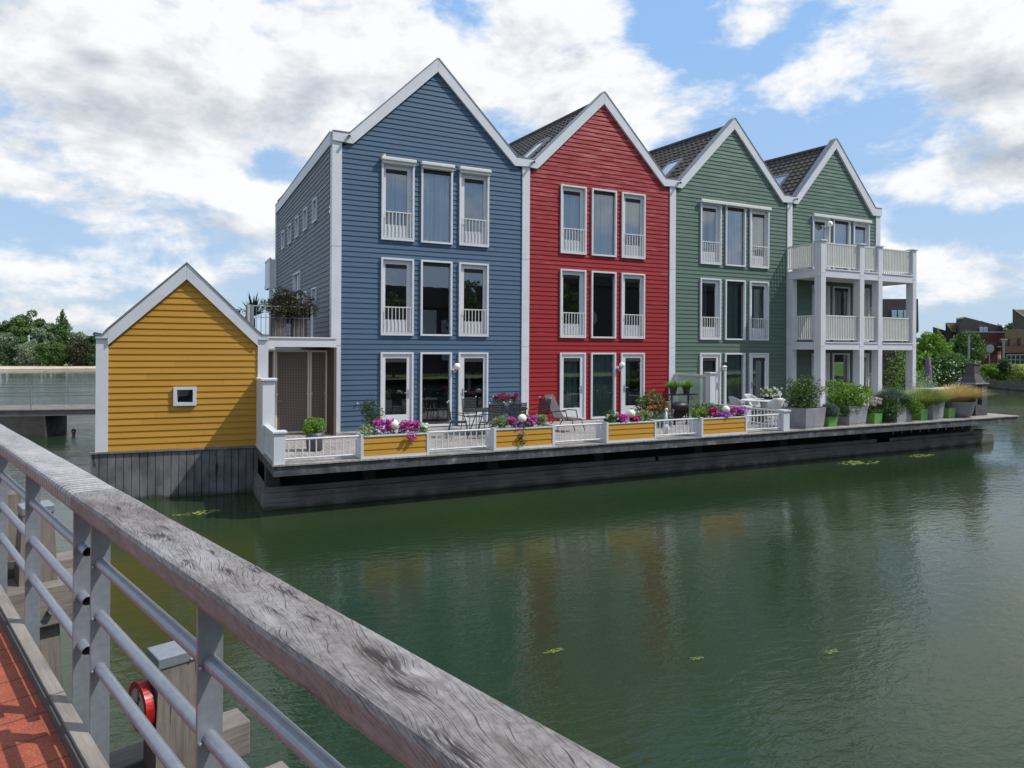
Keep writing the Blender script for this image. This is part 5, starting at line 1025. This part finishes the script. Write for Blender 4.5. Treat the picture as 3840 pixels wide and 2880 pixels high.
b5 = bld('brick_house', 'red brown brick block in front of the long sloping grey house', 3700, 77); facet([zc(1100, 690), zc(1745, 690), zc(1745, 1260), zc(1100, 1260)], 77, 2.4, 'brick', 'wall', b5); facet([zc(1095, 682), zc(1750, 682), zc(1750, 694), zc(1095, 694)], 76.9, .4, 'pvc', 'parapet', b5)
for q in ([zc(1300, 850), zc(1385, 850), zc(1385, 925), zc(1300, 925)], [zc(1615, 870), zc(1690, 870), zc(1690, 950), zc(1615, 950)]): facet(q, 76.95, .3, 'dark', 'window', b5)
facet([zc(1612, 945), zc(1690, 945), zc(1690, 956), zc(1612, 956)], 76.8, .3, 'white', 'sill', b5)
b6 = bld('brick_house', 'tan brick house with a dark garage at the right edge', 3810, 74); facet([zc(1745, 640), zc(2300, 640), zc(2300, 1260), zc(1745, 1260)], 74, 3, 'brick2', 'wall', b6)
facet([zc(1745, 1060), zc(2300, 1045), zc(2300, 1235), zc(1745, 1235)], 73.9, .4, 'dark', 'garage_door', b6); facet([zc(1815, 810), zc(1840, 810), zc(1840, 935), zc(1815, 935)], 73.9, .3, 'dark', 'window', b6); facet([zc(1985, 790), zc(2030, 790), zc(2030, 910), zc(1985, 910)], 73.9, .3, 'dark', 'window', b6); facet([zc(1740, 945), zc(2300, 925), zc(2300, 1050), zc(1740, 1062)], 73.7, .2, 'brick', 'brick_band', b6)
b7 = bld('grey_house', 'tall grey house with an orange sloping roof cut by the right edge', 3830, 78); facet([zc(1882, 280), zc(2400, 620), (3960, BB), zc(1882, 1255)], 78, 9, 'greyclad', 'wall', b7); facet([zc(1940, 290), zc(2300, 290), zc(2300, 560)], 79, 1.5, 'rooforange', 'roof', b7); facet([zc(1878, 274), zc(1945, 288), zc(2400, 590), zc(2400, 640)], 77.9, .5, 'pvc', 'roof_trim', b7)
def lpost(u, v0, v1, t_, r, lab, cat, head=None):
    p = at(u, v1, t_); q = at(u, v0, t_); t = empty(cat.replace(' ', '_'), (p.x, p.y, p.z), 0, lab, cat); MB().cyl((p.x, p.y, p.z-.4), (p.x, p.y, q.z), r, r*.8).build('pole', 'galv', t)
    if head == 'lamp': MB().lathe([(.05, -.4), (.13, -.2), (.15, 0), (.28, .02), (.28, .07), (0, .09)], (p.x, p.y, q.z), 14).build('lamp_head', 'pvc', t)
    if head == 'sign': d = Vector((fw.x, fw.y, 0)).normalized(); MB().cyl(Vector((p.x, p.y, q.z))-d*.07, Vector((p.x, p.y, q.z))-d*.10, .38, n=20).build('sign_plate', 'galv', t)
    if head == 'flag': MB().cyl((p.x, p.y, q.z), (p.x, p.y, q.z+.06), r*1.3).build('pole_cap', 'galv', t)
lpost(zc(1720, 0)[0], 1275, 1362, 62, .09, 'grey street lamp on the grassy bank before the garage', 'street lamp', 'lamp'); lpost(zc(1470, 0)[0], 1307, 1360, 64, .045, 'round grey road sign seen from behind before the brick wall', 'road sign', 'sign'); lpost(zc(1105, 0)[0], 1258, 1350, 58, .09, 'plain grey mast beside the round willow', 'mast', 'flag')
pc = at(zc(1645, 0)[0], 1358, 63); t = empty('barrier_post', tuple(pc), 0, 'short red and white striped post by the brick house', 'bollard')
for k in range(4): MB().cyl((pc.x, pc.y, pc.z-.3+k*.32), (pc.x, pc.y, pc.z+.019+k*.32), .11).build('stripe', plain('signal_red', (.6, .09, .04)) if k % 2 else 'white', t)
m = MB(); q0, q1 = at(zc(1780, 0)[0], 1335, 68), at(3900, 1333, 60); t = empty('quay_railing', tuple(q0), 0, 'thin grey railing before the garage at the right edge', 'railing'); z0_ = 1.15
m.cyl((q0.x, q0.y, z0_+1.0), (q1.x, q1.y, z0_+1.1), .04); m.cyl((q0.x, q0.y, z0_+.55), (q1.x, q1.y, z0_+.6), .025)
for k in range(8): s_ = k/7; x_ = q0.x+(q1.x-q0.x)*s_; y_ = q0.y+(q1.y-q0.y)*s_; m.cyl((x_, y_, .9), (x_, y_, z0_+1.05), .03, n=6)
m.build('rails', 'galv', t)
bushpx('bank_shrub', 3770, 3900, 1372, 1425, 60, 3600, .16, 'lfgrassy', 'rough yellow green growth on the bank at the right edge', 98, dep=2); bushpx('bank_shrub', 3745, 3790, 1345, 1395, 60, 900, .2, 'lfdark', 'small dark bush on the bank left of the railing', 99)
bushpx('bank_grass_clump', 3672, 3765, 1372, 1420, 62, 5200, .18, 'lfbright', 'lush bright grass clump on the slope below the street lamp', 100, dep=2.2, cl_=30)
for k, (u, v0, lab) in enumerate([(3745, 1208, 'small dark tree top between the grey roofs'), (3790, 1205, 'small dark tree beside the tan brick house')]):
    p = at(u, 1372, 95); tree('distant_tree', (p.x, p.y, .9), at(u, v0, 95).z-.9, 2.6, 'lfdark', lab, 120+k, 900, .35)
# ------------------------------------------------------------------ far shore trees on the left
GT = 'trees and bushes along the far sandy shore'
def ft(u, v0, t_, wpx, mat, lab, seed, shape='round', n=2400, name='shore_tree', size=.42, zb=-.88):
    t_ = t_*.84; p = at(u, 1366, t_); p.z = zb; h = at(u, v0, t_).z-zb; return tree(name, (p.x, p.y, p.z), h, wpx/CF*t_*1.15, mat, lab, seed, int(n*2.6), size*.95, 'tree', GT, shape, cl_=70)
ft(-5, 1185, 150, 100, 'lftree', 'tall green tree cut by the left edge of the picture', 201, n=3000); ft(115, 1165, 152, 150, 'lftree', 'tallest rounded green tree on the far shore', 202, n=5200, shape='round'); ft(232, 1160, 150, 105, 'lftree', 'pointed green tree left of the shed roof', 203, 'cone', 4200)
ft(40, 1215, 156, 60, 'lfdark', 'dark tree in the gap behind the tallest one', 204, n=1800); ft(165, 1215, 148, 90, 'lfsilver', 'silvery willow between the two tall trees', 205, n=2600); ft(20, 1250, 142, 90, 'lfsilver', 'grey green willow at the left edge in front of the tall trees', 206, n=2600)
ft(300, 1240, 152, 110, 'lfsilver', 'low silvery tree right of the pointed tree', 207, n=3000); ft(360, 1243, 146, 80, 'lfdark', 'dark tree touching the shed corner', 208, n=2400); ft(420, 1240, 150, 110, 'lftree', 'tree hidden mostly by the shed', 209, n=1500)
for k, (u, v0, w_, mt, lab) in enumerate([(35, 1282, 110, 'lfdark', 'dark rounded bush at the left edge of the shore'), (110, 1275, 110, 'lfsilver', 'silvery bush low on the shore under the tallest tree'), (170, 1290, 90, 'lf', 'mid green bush between the silvery and the big round one'), (215, 1292, 110, 'lf', 'big rounded green bush above the beach'), (290, 1265, 80, 'lfheath', 'olive brown bush right of the big round green one'), (300, 1308, 70, 'lf', 'small green bush low on the beach'), (350, 1290, 60, 'lfdark', 'dark bush next to the shed corner'), (75, 1265, 70, 'lf', 'green bush behind the silvery one')]):
    p = at(u, 1366, 117+k*.5); p.z = -.9; bush('shore_bush', tuple(p), (w_/CF*118/2, 2.4, (at(u, v0, 118).z+.9)/1.25), 4200, .30, mt, lab, 220+k, 'bush', GT, cl_=45)
m = MB(); R = random.Random(5); pts = [(R.uniform(-60, 10), R.uniform(120, 123), -.75, .4) for _ in range(160)]; leaves('shore_undergrowth', pts, 6000, .3, 'lfgrassy', None, kind='stuff', label='low grassy undergrowth along the edge of the beach', cat='undergrowth')
# ------------------------------------------------------------------ jetty on the left
jt = empty('jetty', (-10, 13.5, -.1), 0, 'low wooden jetty with thin grey railings on a dark pier left of the shed', 'jetty')
a0, a1 = Vector((-22, 15.4, 0)), Vector((-4.5, 11.7, 0)); jd = (a1-a0).normalized(); jn = Vector((-jd.y, jd.x, 0))
m = MB(); s_ = 0
while s_ < (a1-a0).length-.2:
    p = a0+jd*s_; q = p+jd*.138; zz = random.uniform(-.004, .004); m.extr([(p.x, p.y, -.06+zz), (q.x, q.y, -.06+zz), (q.x+jn.x*2.6, q.y+jn.y*2.6, -.06+zz), (p.x+jn.x*2.6, p.y+jn.y*2.6, -.06+zz)], (0, 0, -.04)); s_ += .145
m.build('boards', 'jetty', jt)
m = MB(); o = a0+jn*.05; e_ = a1+jn*.05; m.extr([(o.x, o.y, -.11), (e_.x, e_.y, -.11), (e_.x, e_.y, -.32), (o.x, o.y, -.32)], tuple(jn*2.5)); m.build('side_beam', 'base', jt)
pe = on(168, 1640, 2, ZW); m = MB(); q = pe-jd*0; m.extr([(q.x, q.y, -1.6), (q.x-jd.x*9, q.y-jd.y*9, -1.6), (q.x-jd.x*9, q.y-jd.y*9, -.325), (q.x, q.y, -.325)], tuple(jn*2.4)); m.build('pier', 'pierw', jt)
for side in (.12, 2.45):
    m = MB(); o = a0+jn*side; e_ = a1+jn*side
    for zz in (.86, .50): m.cyl((o.x, o.y, zz), (e_.x, e_.y, zz), .019, n=6)
    m.build('handrail', 'zinc', jt)
    xx = on(142 if side < 1 else 208, 1500, 1, 13.6); s0 = (xx-a0).dot(jd)
    for k in range(-5, 4):
        p = o+jd*(s0+k*3.2)
        if 0 < (p-o).dot(jd) < (a1-a0).length: MB().cyl((p.x, p.y, -.06), (p.x, p.y, .86), .028, n=6).build('railing_post', 'galv', jt)
# ------------------------------------------------------------------ swimmer
sw = on(276, 1632, 2, ZW); t = empty('person', (sw.x, sw.y, ZW), 0, 'swimmer with dark hair, only head and neck above the water near the jetty', 'person')
m = MB(); skin = plain('skin', (.16, .09, .06), .5, var=.05); m.sphere((0, 0, .145), .092, 18, 14, .82, 1.0, 1.22)
m.cyl((0, .02, -.12), (0, .015, .09), .062, .055, 12).sphere((0, .02, -.16), .14, 16, 8, 1.45, .75, .5).sphere((0, -.095, .13), .016, 8, 6, .8, 1, 1.3).sphere((-.078, .01, .14), .022, 8, 6, .5, 1, 1.4).sphere((.078, .01, .14), .022, 8, 6, .5, 1, 1.4)
for p_ in range(len(m.v)): m.v[p_] = (m.v[p_][0]+sw.x, m.v[p_][1]+sw.y, m.v[p_][2]+ZW)
m.build('body', skin, t, smooth=True); MB().sphere((sw.x, sw.y+.018, ZW+.165), .10, 18, 12, .86, 1.0, 1.08).build('hair', 'iron', t, smooth=True)
for s_ in (-1, 1): MB().sphere((sw.x+s_*.03, sw.y-.082, ZW+.15), .012, 8, 6).build('eye', 'white', t)
# floating weed
for k, (u, v, r_) in enumerate([(740, 1925, .28), (2078, 2444, .08), (2612, 2473, .06), (3220, 1736, .5), (3116, 2448, .07), (3455, 1710, .35), (2300, 1684, .25)]):
    p = on(u, v, 2, ZW); p.z = ZW+.008; R = random.Random(k); V = []; F = []
    for i in range(60):
        a = R.uniform(0, 6.28); q = R.random()**.7*r_; c_ = p+Vector((cos(a)*q*1.8, sin(a)*q*.7, R.uniform(0, .008))); b = len(V); s_ = r_*.16*R.uniform(.5, 1.3); th = R.uniform(0, 3)
        for j in range(4): V.append((c_.x+cos(th+j*pi/2)*s_, c_.y+sin(th+j*pi/2)*s_*.7, c_.z+R.uniform(0, .004)))
        F.append((b, b+1, b+2, b+3))
    arr('floating_weed', np.array(V), np.array(F), 'lfgrassy', label=['yellow green weed patch floating below the shed', 'small yellow weed scrap in open water, nearest the handrail', 'tiny weed scrap in open water right of the yellow one', 'long weed streak beside the right part of the base', 'faint weed patch far out on the open water', 'weed streak near the right end of the base', 'weed patch along the base under the green house'][k], cat='water weed', group='weed patches floating on the water')
# ------------------------------------------------------------------ footbridge with handrail
DV = Vector((.296, -.955, 0)).normalized(); LV = Vector((.955, .296, 0)).normalized()       # along (towards the camera), sideways (over the water)
MBR = Matrix(((-DV.x, LV.x, 0, CAM.x), (-DV.y, LV.y, 0, CAM.y), (0, 0, 1, 0), (0, 0, 0, 1)))      # local x = away from camera, y = over the water
ARZ = atan2(-DV.y, -DV.x)
def BR(s, l, z): return MBR @ Vector((s, l, z))
def bridge_empty(name, s, l, z, lab, cat, group=None): p = BR(s, l, z); return empty(name, tuple(p), ARZ, lab, cat, group)
MREF = Matrix(((-DV.x, -LV.x, 0, 0), (-DV.y, -LV.y, 0, 0), (0, 0, 1, 0), (0, 0, 0, 1)))
br = bridge_empty('footbridge', 3, -.5, .98, 'red surfaced footbridge edge at the lower left corner', 'bridge')
me = MB(MBR).box(-3, -1.9, .90, 14, .598, .985).build('walkway', 'paver', br); 
m = MB(MBR); x = -3
while x < 14: m.box(x, .612, .86, x+1.08, .666, 1.045); x += 1.092
m.build('kerb', 'kerbw', br)
m = MB(MBR); m.box(-3, .599, .8, 14, .611, 1.03); m.build('kerb_shade_strip', 'greyclad', br); m = MB(MBR); m.box(-3, -1.9, .55, 14, .64, .85); m.build('girder', 'base', br)  # dark strip by the kerb stands in for the shadowed walkway edge
rl = bridge_empty('bridge_railing', 3.2, .69, 1.9, 'thick weathered wooden handrail on galvanised posts and tubes running up the left', 'railing')
def plank(x0, x1, seed, lab=None):
    R = random.Random(seed); n = int((x1-x0)/.04); y0, y1, z0, z1 = .632, .803, 1.892, 1.96; vs = []; fs = []; r = .013
    prof = [(y0+.004, z0), (y1-.004, z0), (y1, z0+.012), (y1, z1-r), (y1-r*.3, z1-r*.3), (y1-r, z1), ((y0+y1)/2, z1+.001), (y0+r*1.3, z1), (y0+r*.45, z1-r*.4), (y0, z1-r*1.3), (y0, z0+.012)]
    k = len(prof); ph = [R.uniform(0, 6) for _ in range(6)]
    for i in range(n+1):
        x = x0+(x1-x0)*i/n; wv = .0012*sin(x*7+ph[0])+.0007*sin(x*17+ph[1])
        for (y, z) in prof:
            e = wv if y < .72 else .001*sin(x*5+ph[2]); vs.append((x, y+e, z+.0006*sin(x*11+ph[3]+y*30)))
    for i in range(n):
        for j in range(k): fs.append((i*k+j, i*k+(j+1) % k, (i+1)*k+(j+1) % k, (i+1)*k+j))
    fs += [tuple(range(k)), tuple(n*k+j for j in range(k-1, -1, -1))]
    o = MB(MBR).add(vs, fs).build('handrail_plank', 'rail' if seed == 1 else 'railfar', rl); o['label'] = lab
    o.modifiers.new('e', 'EDGE_SPLIT').split_angle = radians(50)
plank(-2.2, 3.262, 1, 'near weathered plank with dark cracks'); plank(3.268, 9.2, 2, 'far plank with paler wavy saw marks')
posts = [-.35, .76, 1.93, 3.10, 3.40, 4.55, 5.68, 6.83, 8.0]
for s_ in posts:
    MB(MBR).bevbox(s_, .668, .75, s_+.012, .737, 1.892, .002).build('post', 'galv', rl)
for zz in (1.70, 1.495, 1.288):
    MB(MBR).cyl((-2.2, .702, zz), (3.16, .702, zz), .0205, n=20).build('tube', 'galv', rl, smooth=False); MB(MBR).cyl((3.30, .702, zz), (9.2, .702, zz), .0205, n=20, caps=False).build('tube', 'galv', rl)
for s_ in posts:
    for zz in (1.70, 1.495, 1.288): pass
for s_ in posts[:4]:
    for zz in (1.70, 1.495, 1.288): MB(MBR).sphere((s_-.004, .702-.026, zz-.008), .006, 8, 6).build('bolt', 'galv', rl)
# timber dolphins beside the bridge
def pile(s, l, z, w, lab, cap=True, grow=.16, name='mooring_pile'):
    t = bridge_empty(name, s, l, z, lab, 'pile', 'weathered mooring piles beside the footbridge'); a = w/2; g = a+grow*.35; m = MB(MBR)
    m.add([(s-a, l-a, z), (s+a, l-a, z), (s+a, l+a, z), (s-a, l+a, z), (s-a-.02, l-a-.02, z-.35), (s+a+.02, l-a-.02, z-.35), (s+a+.02, l+a+.02, z-.35), (s-a-.02, l+a+.02, z-.35), (s-g, l-g, z-2.6), (s+g, l-g, z-2.6), (s+g, l+g, z-2.6), (s-g, l+g, z-2.6)],
          [(0, 1, 2, 3)]+[(j, 4+j, 4+(j+1) % 4, (j+1) % 4) for j in range(4)]+[(4+j, 8+j, 8+(j+1) % 4, 4+(j+1) % 4) for j in range(4)]); m.build('shaft', 'pile', t)
    if cap:
        MB(MBR).bevbox(s-a-.012, l-a-.012, z-.055, s+a+.012, l+a+.012, z+.012, .008).build('metal_cap', 'galv', t); MB(MBR).sphere((s-a-.014, l+a-.02, z-.04), .009, 8, 6).build('screw', 'galv', t)
    return t
p1 = pile(4.26, 1.33, .80, .185, 'square capped timber pile carrying the round red sign', grow=.12)
sg = bridge_empty('prohibition_sign', 4.2, 1.22, .5, 'round red and white prohibition sign fixed to the capped pile', 'sign')
def disc(s, l, z, r, th, mat, nm, hole=0, ymul=1):
    m = MB(MBR); n = 40; nx = Vector((-.08, -1, 0)).normalized(); tx = Vector((nx.y, -nx.x, 0)); c = Vector((s, l, z)); vs = []; fs = []
    if hole:
        for (rr, d) in ((hole, 0), (r, 0), (r, th), (hole, th)):
            vs += [c+nx*d+tx*cos(2*pi*i/n)*rr+Vector((0, 0, 1))*sin(2*pi*i/n)*rr for i in range(n)]
        for q in range(4):
            for i in range(n): fs.append((q*n+i, q*n+(i+1) % n, ((q+1) % 4)*n+(i+1) % n, ((q+1) % 4)*n+i))
    else:
        for d in (0, th): vs += [c+nx*d+tx*cos(2*pi*i/n)*r+Vector((0, 0, 1))*sin(2*pi*i/n)*r for i in range(n)]
        fs = [tuple(range(n)), tuple(range(n, 2*n))]+[(i, (i+1) % n, n+(i+1) % n, n+i) for i in range(n)]
    m.add(vs, fs); m.build(nm, mat, sg); return c, nx, tx
red = plain('sign_red', (.50, .02, .02), .4, var=.08)
c_, nx, tx = disc(4.29, 1.20, .52, .138, .04, red, 'plate'); disc(4.29, 1.20, .52, .138, .043, red, 'rim', .102); disc(4.29-.08*.0405, 1.20-1*.0405, .52, .101, .001, 'flwhite', 'face')
m = MB(MBR)
def stroke(m, a, b, w, d=.0425):
    A_ = c_+nx*d+tx*a[0]+Vector((0, 0, a[1])); B_ = c_+nx*d+tx*b[0]+Vector((0, 0, b[1])); dr = (B_-A_).normalized(); sd2 = dr.cross(nx)*w; m.add([A_-sd2, A_+sd2, B_+sd2, B_-sd2], [(0, 1, 2, 3)])
stroke(m, (.012, .10), (.012, -.10), .007, .044); m.build('red_bar', red, sg); m = MB(MBR)
for a, b in (((-.06, -.045), (.03, .065)), ((-.035, .03), (-.01, .0)), ((.0, .055), (.045, .05)), ((-.05, -.062), (-.03, -.066)), ((-.015, -.07), (.005, -.072)), ((.02, -.07), (.04, -.066))): stroke(m, a, b, .005)
m.build('black_mark', 'iron', sg)
def beam(s0, l0, z0, s1, l1, z1, lab):
    t = bridge_empty('timber_beam', (s0+s1)/2, (l0+l1)/2, z1, lab, 'timber beam', 'weathered horizontal beams of the fenders'); MB(MBR).bevbox(s0, l0, z0, s1, l1, z1, .012).build('beam', 'beamwood', t); return t
beam(4.36, .9, -.05, 4.58, 1.84, .17, 'pale timber beam end sticking out behind the capped pile, lower centre'); beam(4.05, 1.30, -.45, 4.25, 2.0, -.10, 'lower timber beam just visible at the bottom beside the capped pile')
pile(6.74, 1.06, 1.26, .20, 'capped timber pile standing on the big beam behind the railing, left', grow=.30); pile(7.35, .93, 1.28, .20, 'uncapped brown timber pile farthest left behind the railing', False)
t = beam(6.45, .35, .35, 6.90, 1.42, .66, 'big weathered fender beam crossing behind the railing posts'); MB(MBR).cyl((6.40, 1.12, .48), (6.46, 1.12, .48), .03, n=6).build('bolt', 'galv', t)
beam(6.905, .6, .50, 7.15, 1.42, .74, 'second beam lying behind the big fender beam'); pile(6.62, 1.10, .345, .17, 'dark leg under the big fender beam', False, .02)
# ------------------------------------------------------------------ opposite quay (behind the camera, mirrored in the windows and the water)
ob = empty('quay_building', (8, -66, 0), 0, 'long dark brick building on the quay opposite the houses', 'building')
MB().box(-26, -72, -1.5, 34, -62, 7.6).build('wall', 'darkclad_piershade', ob); MB().prism([(-26.5, 7.61), (34.5, 7.61), (30, 10.2), (-22, 10.2)], -72.3, -61.7).build('roof', 'tile', ob)
for k in range(14):
    for zz in (1.0, 4.4): MB().box(-23+k*4.1, -61.98, zz, -21.4+k*4.1, -61.9, zz+1.7).build('window', 'skyglass', ob)
ob2 = empty('quay_building', (80, -66, 0), 0, 'tall dark brick building farther right on the opposite quay', 'building'); MB().box(36, -74, -1.5, 150, -62, 11.5).build('wall', 'darkclad_piershade', ob2); MB().prism([(35.5, 11.51), (150.5, 11.51), (146, 13), (40, 13)], -74.3, -61.7).build('roof', 'tile', ob2)
for k, (x_, y_, h_) in enumerate([(-16, -54, 10.5), (-2, -50, 8), (5, -55, 12), (17, -52, 9), (28, -56, 12), (-34, -60, 13), (42, -58, 13)]):
    tree('quay_tree', (x_, y_, -.6), h_, 6.5, 'lftree', ['second tallest leafy tree at the left of the opposite quay', 'smallest green tree on the opposite quay', 'tall green tree between the smallest and the rounded quay trees', 'low rounded tree before the middle of the quay building', 'tall tree near the gap between the two quay buildings', 'tallest tree at the far left end of the opposite quay', 'very tall tree before the taller quay building'][k], 300+k, 2200, .5, group='trees on the opposite quay')
MB().quad((-200, -400, -.65), (300, -400, -.65), (300, -46, -.65), (-200, -46, -.65)).build('opposite_quay', 'land', kind='structure')
